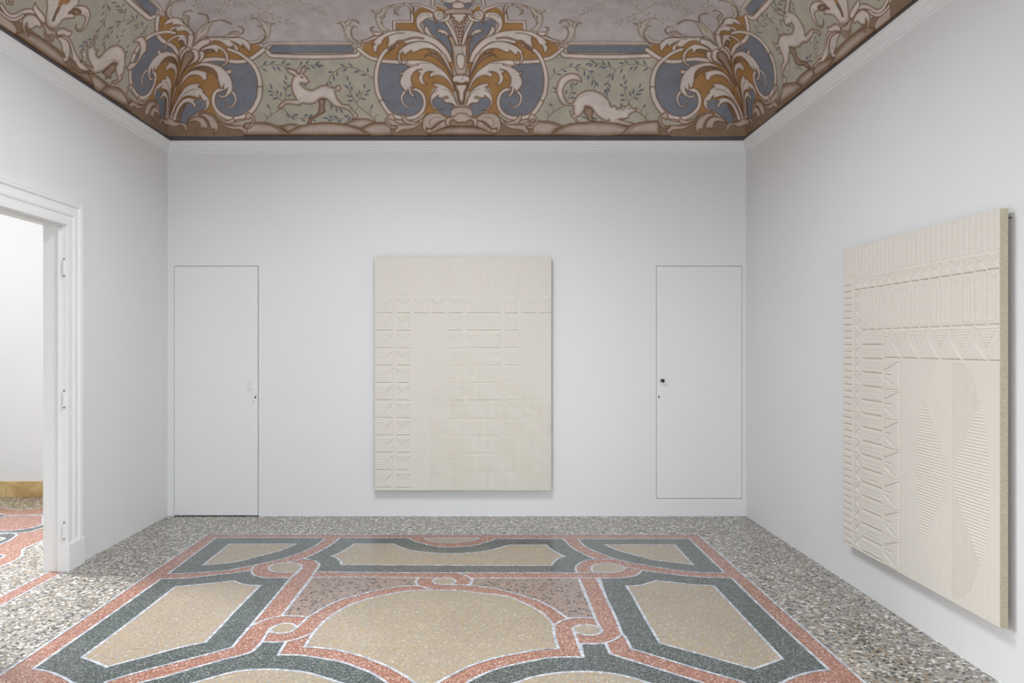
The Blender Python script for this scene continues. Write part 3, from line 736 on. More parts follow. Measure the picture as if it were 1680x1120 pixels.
CR = {'c1': (260, 0, 8.4), 'c2': (260, 70, 8.4), 'c3': (260, 135, 8.4), 'e1': (600, 0, 8.4), 'e2': (600, 70, 8.4), 'e3': (600, 135, 8.4),
      'g1': (420, 70, 8.4), 'g2': (420, 135, 8.4), 'h1': (880, 70, 8.4), 'h2': (880, 135, 8.4), 'i1': (0, 0, 8.4), 'i2': (100, 0, 8.4), 'i3': (100, 80, 8.4),
      'j1': (1200, 0, 8.4), 'j2': (1200, 80, 8.4), 'j3': (1310, 0, 8.4), 'd1': (400, 0, 10.5), 'd2': (540, 0, 10.5), 'd4': (940, 0, 10.5), 'd0': (700, 0, 14.0), 'px': (0, 0, 1)}
STY = {'leaf': dict(c='light', e='tan', l='line', ew=.016), 'low': dict(c='lowl', e='tan', l='line', ew=.018), 'tan': dict(c='tan', e='dk', l='line', ew=.020), 'ochre': dict(c='ochre'), 'blue': dict(c='blue'),
       'green': dict(c='green'), 'sky': dict(c='sky'), 'ground': dict(c='ground'), 'gleaf': dict(c='pale', e='tan', l='grey', ew=.02, la=.7), 'body': dict(c='light', e='tan', l='line', ew=.028),
       'mound': dict(c='lowl', e='ground', l='line', ew=.045), 'flat': dict(c='lowl', e='ground', ew=.06), 'tanflat': dict(c='tan'), 'bl': dict(c='blue', l='line'), 'ocl': dict(c='ochre', l='line')}
def curve(pts, sharp, closed):
    n = len(pts)
    if n < 3: return np.array(pts)
    P = [Vector(p) for p in pts]
    def corner(i):
        if not closed and i in (0, n - 1): return True
        if sharp[i]: return True
        a = P[i] - P[(i-1) % n]; b = P[(i+1) % n] - P[i]
        return a.length < 1e-9 or b.length < 1e-9 or a.angle(b) > math.radians(72)
    cor = [corner(i) for i in range(n)]; out = []
    for i in range(n if closed else n - 1):
        j = (i+1) % n; p1, p2 = P[i], P[j]; l = (p2 - p1).length
        if l < 1e-9: continue
        p0 = P[(i-1) % n] if not cor[i] else p1; p3 = P[(j+1) % n] if not cor[j] else p2
        m1 = (p2 - p0) * (l / max((p1 - p0).length + l, 1e-6)) if not cor[i] else (p2 - p1)
        m2 = (p3 - p1) * (l / max((p3 - p2).length + l, 1e-6)) if not cor[j] else (p2 - p1)
        k = max(1, min(6, int(l / .010)))
        for q in range(k):
            t = q / k; t2 = t*t; t3 = t2*t
            out.append(p1*(2*t3-3*t2+1) + m1*(t3-2*t2+t) + p2*(-2*t3+3*t2) + m2*(t3-t2))
    if not closed: out.append(P[-1])
    return np.array([(p.x, p.y) for p in out])
def motif(text, wall):
    """one drawing op per line: kind style [options] | traced points"""
    ops = []; ppm = 195.0 if wall == 'B' else 250.0; cr = None
    for ln in text.strip().splitlines():
        ln = ln.strip()
        if not ln or ln[0] == '#': continue
        head, body = ln.split('|'); h = head.split(); kind = h[0]
        def cvt(tok):
            s = tok.endswith('*'); x, y = (float(v) for v in tok.rstrip('*').split(','))
            return vault_pt(wall, CR[cr][0] + x / CR[cr][2], CR[cr][1] + y / CR[cr][2]), s
        if kind == 'V':
            wd = float(h[1]) / 8.4 / ppm; colr = h[2]
            for tok in body.split():
                if tok in CR: cr = tok; continue
                a, b2 = tok.split('_'); ops.append(('V', np.array([cvt(a)[0], cvt(b2)[0]]), dict(w=wd, c=colr)))
            continue
        pts, sh = [], []
        for tok in body.split():
            if tok in CR: cr = tok; continue
            p, s = cvt(tok); pts.append(p); sh.append(s)
        if kind == 'Y':                     # symmetrical about the motif's axis: trace one half
            k_ = [i for i, q in enumerate(pts) if q[0] < SAX - .004]
            if k_[0] == 0 and any(b_ - a_ > 1 for a_, b_ in zip(k_, k_[1:])):
                g_ = next(i for i, (a_, b_) in enumerate(zip(k_, k_[1:])) if b_ - a_ > 1); k_ = k_[g_+1:] + k_[:g_+1]
            ph = [pts[i] for i in k_]; sh_ = [sh[i] for i in k_]
            pts = ph + [(2 * SAX - q[0], q[1]) for q in ph[::-1]]; sh = sh_ + sh_[::-1]; kind = 'S'
        if kind == 'S': ops.append(('S', curve(pts, sh, True), dict(STY[h[1]])))
        elif kind == 'T':
            r = [float(v) / 8.4 / ppm for v in h[1].split('-')]
            ops.append(('T', curve(pts, sh, False), dict(r=(r[0], r[-1]), c=h[2] if len(h) > 2 else 'light', e='tan', l=h[3] if len(h) > 3 else 'line')))
        elif kind == 'L':
            ops.append(('L', curve(pts, sh, False), dict(w=float(h[1]) / 8.4 / ppm, c=h[2] if len(h) > 2 else 'line', taper=len(h) > 3)))
    return ops
def stamp(cv, ops, k=1.0, off=0.0):
    for kind, P, o in ops:
        Q = P.copy(); Q[:, 0] = Q[:, 0] * k + off; paint(cv, kind, Q, o)

SKYT = """
V 7 grey | c1 690,22_745,45 692,78_728,108 663,122_708,158 788,32_838,10 762,122_812,98 835,140_850,98 955,82_970,45 1028,52_1062,18 1120,70_1205,82 1012,95_1080,103 968,120_1040,128 882,162_950,160 828,192_900,196 1498,45_1518,102 1588,64_1642,54 1368,150_1378,205 1282,192_1285,252 1082,268_1135,235 1168,270_1210,230 1168,305_1228,333
V 8 grey | d1 515,82_592,64 455,240_542,243 478,282_528,352 556,290_655,297 588,332_642,412 686,340_775,348 702,368_774,448 776,388_890,412 676,18_755,62 980,52_1055,108 1055,52_1160,55 925,20_1015,16 1196,128_1248,204 1248,124_1345,130 1268,162_1322,238 1338,168_1415,188 1330,198_1387,268 1398,232_1452,298
L 9 tan | c1 660,300 690,230 730,150 760,70 775,0
L 9 tan | c1 680,290 780,200 900,130 1020,75 1200,30 1350,5
L 7 tan | c1 1240,30 1400,130 1540,190
L 8 tan | c1 1380,230 1480,150 1570,60 1610,0
L 8 tan | c1 980,290 1140,290 1260,270
L 7 tan | d1 80,30 200,110 340,190 460,245 560,290 700,340 800,390
L 7 tan | d1 600,0 760,8 900,20 1000,40 1130,85 1290,160 1380,225 1450,290
"""
BAR = """
T 34 light | g1 60,20 130,95 215,178 1375,178 1440,100 1500,20
T 24 pale grey | g1 100,60 150,22 190,10 1340,10 1380,60 1440,110
S bl | g1 180,95* 225,42* 1312,40* 1355,90* 1335,138* 240,146*
"""
CORNER = """
S ochre | c1 560,860 640,760 700,700 720,590 860,560 1100,580 1250,600 1400,640 1440,690 1300,790 1180,840 1000,850
S ochre | c2 240,260 430,290 620,270 800,330 870,500 850,640 770,700 740,800 760,920 c3 800,450 850,520 700,430 560,415 300,560 100,560 100,300
S blue | c2 840,250 1000,262 1200,262 1300,300 1370,420 1395,560 1390,660 c3 1360,240 1250,420 1150,480 1050,500 950,490 860,440 790,370 760,290 760,190 c2 790,690 880,640 950,500 900,380
S blue | c2 700,262 780,235 900,240 960,262 900,330 830,310
S blue | c3 270,560 300,470 350,350 430,270 560,235 655,280 650,350 590,390 540,420 450,470 380,560
S ground | c3 60,560 380,570 560,470 700,460 880,560 1120,600 1190,690 1150,740 60,740
T 32 light | c2 590,250 700,232 800,225 900,236 1000,255 1100,262 1200,250 1300,205 1380,150 1450,95
T 27-40 light | c1 965,680 1030,700 1110,735 c2 1200,210 1290,290 1360,400 1393,520 1400,640
T 40-27 light | c2 1400,640 1385,760 c3 1370,250 1310,360 1240,430 1150,480 1050,498 950,486 860,440 790,368 758,290 758,200 785,140 830,108 880,98
T 22-6 light | c3 1008,125 1050,175 1065,240 1040,305 990,340 945,328 926,288
S tan | c1 600,710 640,700 700,680 770,690 760,720 680,730 620,780
S leaf | c1 560,700 620,650 700,618 780,605 860,640 930,700 965,760 975,840 c2 968,262 940,300 880,325 850,302* 905,285 925,240 912,170 870,110 830,92* 820,150* 785,130 765,100 700,92 640,105 600,120*
S gleaf | c1 880,505 960,470 1005,430 1100,430 1125,460 1160,440 1165,400 1130,372 1090,365* 1150,368 1180,410 1172,450 1120,492 1040,515 900,520
L 9 line | c1 960,480 1000,460 1020,432
L 9 line | c1 1000,482 1030,462 1045,432
L 9 line | c1 1035,484 1060,465 1070,434
L 9 line | c1 1070,486 1090,465 1100,440
L 11 line | c1 1095,365 1150,382 1172,415 1160,458
L 8 grey | c1 660,500 760,500 880,495 950,475
T 24-22 pale grey | c1 1220,575 1300,585 1380,560 1440,500
S gleaf | c1 1270,600 1340,605 1410,588 1450,550 1475,490 1460,430 1420,378* 1350,362* 1400,340 1430,352* 1380,300 1320,260 1262,272* 1290,240 1350,245 1420,270 1480,310 1500,298* 1540,318 1610,325* 1555,350 1548,430 1520,510 1450,575 1400,610 1330,612
L 10 line | c1 1420,378 1458,430 1475,490 1445,555 1400,590 1330,605 1268,605
L 9 line | c1 1478,310 1500,340 1510,378
L 8 line | c1 1555,345 1580,322 1612,325
S leaf | c1 640,508 760,515 880,512 1000,515 1100,515 1170,530 1230,570 1270,620 1270,680 1250,738* 1230,690 1195,650 1158,608* 1160,655 1110,620 1040,590 1000,575 1060,610 1100,655 1108,702* 1060,692 1030,625* 1025,675 995,640* 985,660 930,630 860,580 780,562 720,575 680,540
L 10 line | c1 880,535 960,545 1040,570 1100,605
L 8 line | c1 900,510 1000,522 1060,514 1160,525 1240,580
S leaf | c1 428,668 520,600 540,570 600,540 680,518* 700,540 718,570 700,602 620,645 565,690 590,715 500,700
L 9 line | c1 520,600 590,560 690,535
S gleaf | c1 428,668 500,610 560,550 620,512 670,480 700,400 730,340 780,298 860,290 930,306 990,342* 1012,325 960,298 880,270 800,278 720,300 660,330 600,415 500,480
L 10 line | c1 585,428 620,380 660,330 720,300 800,280 880,275 940,300 1000,330
S tan | c2 380,60 430,110 490,160 475,220 420,285 365,380 310,480 270,580 230,690 190,800 170,900 c3 100,520 0,520 0,200
L 8 line | c2 350,260 290,420 240,560 200,700 170,820
S leaf | c2 600,108 635,145 635,195 600,245 560,275 520,265 555,220 570,170 555,130
S leaf | c2 440,128* 470,85 520,95 560,145 570,205 540,258 470,300 400,345 350,405 315,480 275,570 235,680 200,800 170,900 c3 150,480 120,480 150,250 c2 215,640 260,560 320,440 370,350 430,285 480,225 490,175 475,135
L 9 line | c2 540,160 555,200 530,250 460,290 380,350 330,420 290,500 250,600
S tan | c2 480,370 560,338 640,340 720,365 780,410 810,460 800,500 760,440 700,400 600,370 520,365
S leaf | c2 300,600 340,480 400,410 470,340 540,290 640,270 780,298 860,328 915,372 960,378 985,350* 1012,395 1000,430 965,432 1000,490 1020,560 1026,640 995,700 940,748 880,768 830,745 800,690* 860,722 910,718 932,680 945,648* 905,665 885,615* 862,645* 838,600 818,535* 815,480 800,420 760,368 700,338 620,325 540,333 460,370 400,425 350,500
L 9 line | c2 910,370 930,400 965,428
L 14 line tp | c2 905,565 895,600 900,640
L 14 line tp | c2 962,615 945,635 930,650
L 8 line | c2 840,540 850,590 860,620
S leaf | c2 280,660 330,500 400,415 500,372 600,385 660,408 697,425* 662,440 672,480 652,520 612,518 590,480 540,452 460,450 400,480 350,540 320,600 270,720
S tan | c3 225,540 280,430 330,330 380,290 340,390 305,480 288,552
S leaf | c3 180,520 215,410 270,305 340,232 420,207 500,230 537,246* 490,262 520,310 518,345 492,358 470,312 420,280 360,290 310,345 270,430 240,535
S leaf | c3 130,520 180,380 240,260 290,165 340,90 400,42 480,15 560,12* 578,48* 545,62 600,90 640,142* 615,135 665,185 702,240 706,305 680,360 632,398 570,386* 615,380 648,345 650,282* 610,245 565,182* 575,225 500,205 420,190 350,210 300,260 255,340 220,430 190,530
L 8 line | c3 205,430 250,310 310,210 390,135 480,95 540,100
L 8 line | c3 165,470 200,340 260,210 330,120
L 10 line | c3 180,480 230,370 300,270 370,210 440,190 530,215
L 8 line | c3 120,500 140,380 170,260 210,120
L 8 line | c3 150,500 165,420 200,300 250,160
L 10 line | c3 640,260 660,240 665,270
S low | c3 60,480 110,488 160,492 210,530 280,552 350,560 392,595 396,645 376,682 358,665* 355,620 320,595 280,592 262,605 240,615 200,612 160,595 110,590 60,600
S low | c3 378,565 430,490 500,440 550,398* 562,440 520,482 450,505 400,555
S low | c3 560,425 640,412 720,428 800,480 860,545 930,580 1040,598 1180,588* 1165,615* 1216,650 1216,690 1190,717 1165,680 1120,655 1000,645 920,610 860,572 800,505 740,450 640,435
S low | c3 760,455 860,505 940,528 1000,508 1035,475* 1042,510 1062,522* 1040,552 990,575 920,565 850,530
S low | c3 1050,548 1120,535 1200,518 1195,500 1070,515
S low | c3 1205,500 1200,440 1250,410 1282,445 1322,470 1332,530 1302,600 1250,640 1215,640* 1250,600 1290,550 1288,492 1262,490 1235,520
S low | c3 555,440 640,428 720,460 780,510 820,580 822,640 792,690 750,712* 778,680 772,640 730,656* 710,600 690,545 640,485 590,465
S low | c3 395,565 440,505 520,475 600,480 650,520 684,580 672,632 640,640* 628,620* 605,655* 590,620* 565,665 528,650* 560,628 575,590 550,550 500,535 440,548
L 8 line | c3 560,470 620,500 660,560 680,600
"""
HORN = """
T 36-34 pale grey | d2 300,640 400,710 500,728 600,722 700,690 800,625
S gleaf | d2 130,410* 185,368 265,378 330,335 440,325 500,350 515,415* 470,368 400,355 372,400 340,440 400,445 450,445 500,490* 450,465 405,490 385,560 405,640 460,700 560,748 450,750 380,710 310,650 260,560 235,460 190,405
L 10 line | d2 135,410 190,405 235,455 240,480
L 10 line | d2 268,378 290,430 290,478
L 10 line | d2 400,355 470,365 512,415
L 10 line | d2 400,465 382,530 400,630 460,700 560,748 680,735 760,690
"""
CENTER = """
S ochre | d2 440,840 560,790 700,720 900,600 1150,520 1160,400 1450,400 1460,250 1550,140 1680,140 e1 960,170 820,180 700,300 800,480 1000,560 1200,840 e2 1200,560 1100,420 900,270 560,240 300,225 150,195 0,150 e1 -60,640
S sky | e1 480,30 620,60 648,150 648,300 400,300 330,420 200,400 140,300 300,90
S ochre | e2 640,400 760,350 900,380 1000,450 1100,500 1200,600 1230,700 1100,640 950,620 900,700 e3 890,260 930,350 1010,400 900,430 790,450 830,340 830,230 770,120 660,85 e2 640,560
S blue | e2 215,285 470,300 560,310 620,345 640,500 620,600 700,640 760,700 800,800 e3 800,300 760,400 680,460 560,490 430,450 330,380 240,270 e2 180,640 160,450
S blue | e3 920,230 1000,200 1080,250 1170,285 1215,345 1170,400 1170,480 1060,450 1000,400 940,340
S blue | e1 795,290 860,260 960,290 1080,290 1180,400 1250,600 1240,860 1180,860 1080,640 1000,540 880,440 800,390
S blue | e1 1050,30 1180,50 1200,130 1130,130
S ochre | e1 960,90 1010,90 1090,150 1070,190 1000,150
S ground | e3 340,722 330,640 360,610 600,590 800,480 1000,420 1180,470 1325,470 1325,722
T 30 light | px 588,80 595,86 e2 60,205 160,232 230,252 350,262 470,268 545,270
T 27-34 light | e1 430,618 350,660 e2 265,120 205,210 165,320 145,440 145,560 170,700 225,820
T 34-24 light | e2 225,820 e3 300,390 380,458 480,487 600,492 700,465 775,400 810,320 810,240 780,162 720,110 655,92
T 20-6 light | e3 535,132 500,180 495,230 515,290 560,335 610,350 645,325 648,295
S low | e3 830,690 840,640 920,640 1000,570 1060,535 1120,520 1140,600 1040,640 940,682 860,702
Y mound | e3 1400,615 1150,618 1020,650 940,682 850,722 1400,722
L 8 line | e3 950,600 985,655
L 8 line | e3 985,580 1010,640
L 8 line | e3 1005,570 1030,620
S tan | e1 1060,290 1130,300 1200,400 1260,560 1293,600 1293,860 1180,860 1230,600 1160,420
T 26 light | e1 1105,290 1170,390 1225,500 1262,620
Y light_col | e2 1340,450 1250,442 1222,330 1200,150 1170,0 1140,-60 1165,-100 1220,-40 1240,30 1300,60 1340,60
Y leaf | e2 1340,155 1270,160 1248,210 1255,300 1285,365 1340,385
L 8 line | e2 1220,-40 1245,10 1275,60 1280,130 1250,200
Y tan | e2 1345,560 1215,560 1222,620 1255,690 1270,780 1290,850 1345,850
Y leaf | e2 1345,570 1240,575 1245,620 1280,680 1290,780 1310,815 1345,820
S leaf | e1 938,255 925,190 850,165 760,175 705,225 688,300 705,380 760,450 850,505 805,430 762,360 790,300 835,262 885,250
L 8 line | e1 735,240 790,200 850,190 870,235
L 8 line | e1 730,345 770,300 800,290
S leaf | e1 802,420 815,370* 850,350* 880,420 940,500 1020,560 1110,650 1170,770 1205,860 1150,860 1080,720 1000,620 900,530 830,460
L 9 line | e1 860,490 960,560 1060,670 1130,780 1170,860
S leaf | e1 975,440* 1000,405 1060,403 1120,438 1148,490 1130,505* 1090,470 1072,462 1050,482* 1030,452
S tan | e1 1130,500 1150,485 1200,540 1225,700 1225,860 1180,860 1180,650
T 30 light | e1 640,60 700,62 780,88 870,115 970,165
T 14 light | e1 990,45 1070,80 1135,135
S gleaf | e1 75,128* 130,150 230,118 320,78 420,52 500,38 560,40 480,75 420,110 390,150 400,190 465,213* 430,180 440,140 500,85 400,100 340,112 295,140 270,200 240,260 225,320 260,370 340,412 250,432 190,400 150,330 128,250 135,185 95,170
L 15 line tp | e1 315,100 350,80 412,66
L 15 line tp | e1 140,190 190,175 230,140
L 13 line tp | e1 205,215 212,240 215,262
L 13 line tp | e1 240,200 255,215 262,240
L 13 line tp | e1 200,300 220,320 240,330
L 9 line | e1 395,125 390,160 420,195 465,213
T 22 light | e1 640,110 640,300* 395,300* 395,405
L 7 line | e1 622,150 622,282* 375,282* 375,390
S leaf | e1 520,80* 525,48 580,40 630,75 655,130 655,200 635,190 620,140 595,100* 570,78
S leaf | e1 -60,560 40,530 130,490 100,465* 62,400 75,372 120,370* 85,395 110,440 170,440 240,440 200,500 130,540 20,575 -60,585
S leaf | e1 1200,860 1150,725 1070,620 960,528 820,468 700,430 560,413 400,420 300,437 210,480 130,540 78,615* 125,600 95,650 110,700 150,742* 160,680 175,630* 215,612 245,550 305,500* 312,560 302,620 305,692* 335,645 400,602 412,640* 430,570 500,560 540,600 660,600 780,600 900,640 1000,700 1100,860
L 16 line tp | e1 120,500 180,490 238,475
L 15 line tp | e1 300,505 380,470 470,455 552,462
L 9 line | e1 395,605 420,580 430,566
T 12 tan | e1 450,595 560,545 680,518 790,530
S tan | e2 300,140 350,60 440,20 400,60 330,110 310,150
S leaf | e2 1222,580 1205,440 1150,300 1080,160 1000,70 900,5 800,-20 680,-12 560,28 470,95 422,160* 455,135 440,210 465,275 522,314* 490,250 480,165 510,128 545,182* 572,150 625,105 635,137* 700,125 760,95 840,82 930,100 1010,150 1090,270 1150,390 1200,520
L 9 line | e2 500,50 600,0 720,-18 840,-8 940,40 1010,100 1055,165
L 9 line | e2 1100,160 1160,280 1200,420
S tan | e2 840,88 920,90 995,138* 940,152 880,118
S tan | e2 805,205* 838,155 900,145 980,165 1060,235 1130,335 1190,440 1212,560 1150,430 1080,320 1000,235 920,190 860,178
S leaf | e2 1230,660 1180,530 1090,400 980,318 880,262 760,240 600,238 548,258 575,320 620,330 590,345 550,370 505,410 460,393* 480,440 505,442 475,500 470,560 500,620 545,665 578,692* 582,640* 600,700 650,748 692,748* 645,690 618,610* 668,640 640,570 630,490 660,420 705,382 770,368* 715,385 712,410 748,420* 725,480 740,540 790,582 846,578* 803,540 790,490 810,430 860,402 922,400* 878,425 888,487* 970,455 1060,470 1140,540 1210,660
T 11 light | e2 560,225 552,262 580,305 640,318 720,300
L 8 line | e2 700,300 790,280 880,285
S leaf | e3 1270,340 1245,250 1205,160 1140,80 1060,28 1000,14 930,8* 942,50 982,65* 935,120 900,180 884,260 910,330 960,382 1048,378* 990,368 935,320 920,262 950,222 1000,182* 990,215 1060,216 1115,195 1135,210 1055,238* 1100,282 1170,290 1215,320 1245,350
L 8 line | e3 1060,90 1130,115 1200,190 1250,290
L 8 line | e3 940,150 970,125 1000,110
L 7 line | e3 1170,-40 1230,80 1265,200 1285,310
L 7 line | e3 1200,-20 1250,90 1275,200
L 7 line | e3 1150,290 1190,310 1210,345
L 7 line | e3 1190,290 1225,315 1240,340
Y leaf | e2 1345,450 1225,452 1192,500 1205,548 1250,538* 1280,560* 1345,565
L 8 line | e2 1290,455 1290,500 1310,515
Y low | e3 1345,340 1240,342 1185,375 1165,430 1180,478 1345,478
Y low | e3 1345,420 1270,428 1220,465 1170,483 1120,490 1098,530 1108,590 1150,607 1165,600 1345,612
Y tan | e3 1345,530 1325,528 1300,545 1270,550 1230,520 1190,512 1158,540 1155,590 1190,606 1345,608
S low | e3 850,425 780,490 700,550 600,583 480,588 415,600* 432,628* 398,660 400,690 430,712 460,680 520,655 640,640 720,600 790,540 825,470
S low | e3 522,425* 495,450 500,510 540,560 600,582 680,582 745,545 660,540 590,520 550,480 530,450
S low | e3 400,505 500,520 540,565 480,575 400,540
S low | e3 410,520 380,442 350,430 285,480 266,520 280,570 330,622 360,642 440,625* 400,600 350,600 330,560 298,540 308,500 365,522
S low | e3 1118,482* 1060,450 1008,410* 1005,428 920,420 850,440 800,490 780,560 785,630 820,690 850,706* 832,660 838,628* 880,640 920,655* 900,640 950,590 1010,545 1060,530 1115,520
L 8 line | e3 895,610 875,560 900,510 960,480 1030,490
Y leaf | e1 1345,25 1230,25 1190,50 1185,90 1230,115 1345,118
S leaf | e1 1030,15 1100,25 1180,40 1250,15 1280,-20 1100,-20
T 22 light | e1 925,-10 920,80
Y low | e1 1345,120 1180,125 1080,142 1085,205 1180,190 1345,185
L 6 line | e1 1080,165 1180,148 1345,142
L 6 line | e1 1080,185 1180,170 1345,165
T 34-26 light | e1 965,225 990,265 1060,280 1120,262 1150,215
S leaf | e1 940,220 940,170 990,145 1050,155 1085,190 1085,230 1050,270 980,272
L 8 line | e1 1018,210 1010,185 1040,185 1055,215 1030,240 995,225 990,185 1020,165
S leaf | e1 935,265 965,285 985,290 975,325 950,328* 962,305
Y tan | e1 1345,200 1180,195 1165,225 1200,300 1240,420 1275,560 1293,630 1345,630
Y leaf | e1 1345,225 1293,222 1250,190 1195,195 1170,225 1215,240 1215,275 1250,285 1270,310 1345,320
"""
BERRY = [(1190,262),(1205,300),(1235,330),(1262,352),(1293,362),(1228,350),(1250,392),(1293,408),(1262,420),(1262,460),(1293,452),(1270,495),(1293,495),(1280,535),(1293,570),(1293,600)]
STY['light_col'] = dict(c='pale', e='tan', l='line', ew=.03)
DEER = """
L 8 line | g1 0,380 60,335 130,308 230,303 340,310 440,340 520,375
L 8 line | g1 545,380 600,345 680,315 760,308 850,300
L 9 line | g1 990,575 1005,500 1060,420 1150,360 1250,338 1340,345 1440,380 1540,440 1615,500
L 9 line | g2 130,545 150,500 210,450 300,390 340,350
L 8 line | g2 148,490 145,455 120,442 88,440
L 8 line | g2 208,450 205,400 180,340
L 8 line | g2 360,270 300,200 230,130
L 8 line | g2 395,235 412,150 g1 430,600 430,540
L 8 line | g2 355,340 420,410 500,470 600,495 740,490
L 10 line | g2 1655,545 1600,480 1500,400 1410,320 1330,200 1270,80
L 8 line | g2 1390,275 1440,200 1490,110
L 8 line | g2 1405,340 1370,400
L 8 line | g2 1575,440 1575,380 1600,320
L 8 line | g2 1645,510 1650,460 1680,440
L 8 line | g2 1000,525 1100,510 1200,500 1290,460
V 13 vine | g1 100,310_150,250 190,292_270,254 352,300_405,238 400,308_485,288 80,352_155,398 218,318_280,390 282,318_340,392 608,315_635,255 690,300_722,245 820,300_880,255 840,308_945,318 690,335_750,372 755,322_828,355 820,305_900,348
V 13 vine | g1 985,408_1065,400 1062,430_1080,530 1020,520_1035,590 1120,385_1118,470 1195,402_1255,352 1155,295_1230,332 1268,278_1335,335 1350,412_1430,385 1435,440_1530,448 1540,415_1540,340 965,580_990,545
V 13 vine | g1 190,560_225,650 405,445_422,520 378,510_412,585 385,595_408,665 430,620_480,575 160,655_230,685 180,715_250,730 230,775_305,762 285,645_302,715 335,745_348,680 420,740_492,715
V 13 vine | g2 150,290_192,365 225,228_300,218 420,420_462,495 480,465_535,522 500,455_590,445 620,508_685,540 655,475_722,438 720,480_785,438 775,520_830,530 915,488_1015,500 1000,455_1065,500 1065,460_1135,500 985,528_1060,518 1120,540_1180,525 1205,458_1285,468 1255,530_1310,470
V 13 vine | g1 1250,455_1270,530 1210,580_1285,630 1295,530_1290,600 1318,590_1318,670 1495,565_1495,635 1515,680_1575,650 1480,718_1560,712 1380,690_1405,755 1425,650_1432,725 1440,765_1515,782 1248,728_1325,748 1258,800_1342,800
V 13 vine | g2 1580,365_1612,305 1098,345_1125,418 1145,355_1205,430 1035,300_1045,375 640,590_705,600
S tan | g2 850,230 965,225 950,285 942,345 958,402* 900,440 830,482 768,520 762,575 688,592* 712,550 740,490 800,462 850,420 866,370 872,300
S body | g1 741,546* 705,480 660,440 650,430 690,380 676,320* 625,360 606,425 582,425 555,385 500,362 400,345* 440,405 490,440 525,455 498,510 486,570 490,640 510,710 555,785 g2 480,236 400,238 370,265 320,310 298,352* 322,365 345,350 345,376* 375,345 400,310 430,298 520,310 606,322* 640,292 700,300 780,298 850,260 880,230 960,228 1020,280 1080,330 1150,350 1230,368 1290,400 1330,452 1345,470 1318,512* 1390,492 1406,450* 1350,400 1310,350 1280,308* 1200,300 1140,250 1110,190 1088,122 1130,122 1170,100 1165,60 1135,35 1105,55 1100,80 1040,70 980,42 900,45 830,78 770,105 710,95 650,62 622,28 g1 612,565* 660,560 700,577* 712,556
L 9 line | g1 430,355 510,370 560,410 575,445
L 9 line | g1 480,440 560,460
L 20 line | g1 615,470 645,485
L 8 line | g1 1040,605 1100,612
L 9 line | g1 500,690 560,785
L 8 line | g2 605,320 590,260 620,210
V 10 vine | g1 640,570_708,605
S mound | g2 1210,575 1320,520 1430,498 1560,510 1640,545 1560,600 1460,640 1300,620
S mound | g2 340,610 430,578 520,572 620,600 540,650 450,690
S mound | g2 1440,640 1540,585 1640,555 1760,555 1900,600 1900,725 1560,725
S mound | g2 440,690 540,632 700,580 850,558 1000,552 1200,570 1350,605 1480,660 1580,725 420,725
L 7 line | g2 780,575 1000,562 1200,582 1340,625 1440,665 1520,722
S mound | g2 -160,560 0,548 100,550 200,565 300,612 400,672 470,725 -160,725
L 7 line | g2 0,570 150,582 260,622 340,682 390,722
L 7 line | g2 1470,650 1560,595 1660,570 1760,572
"""
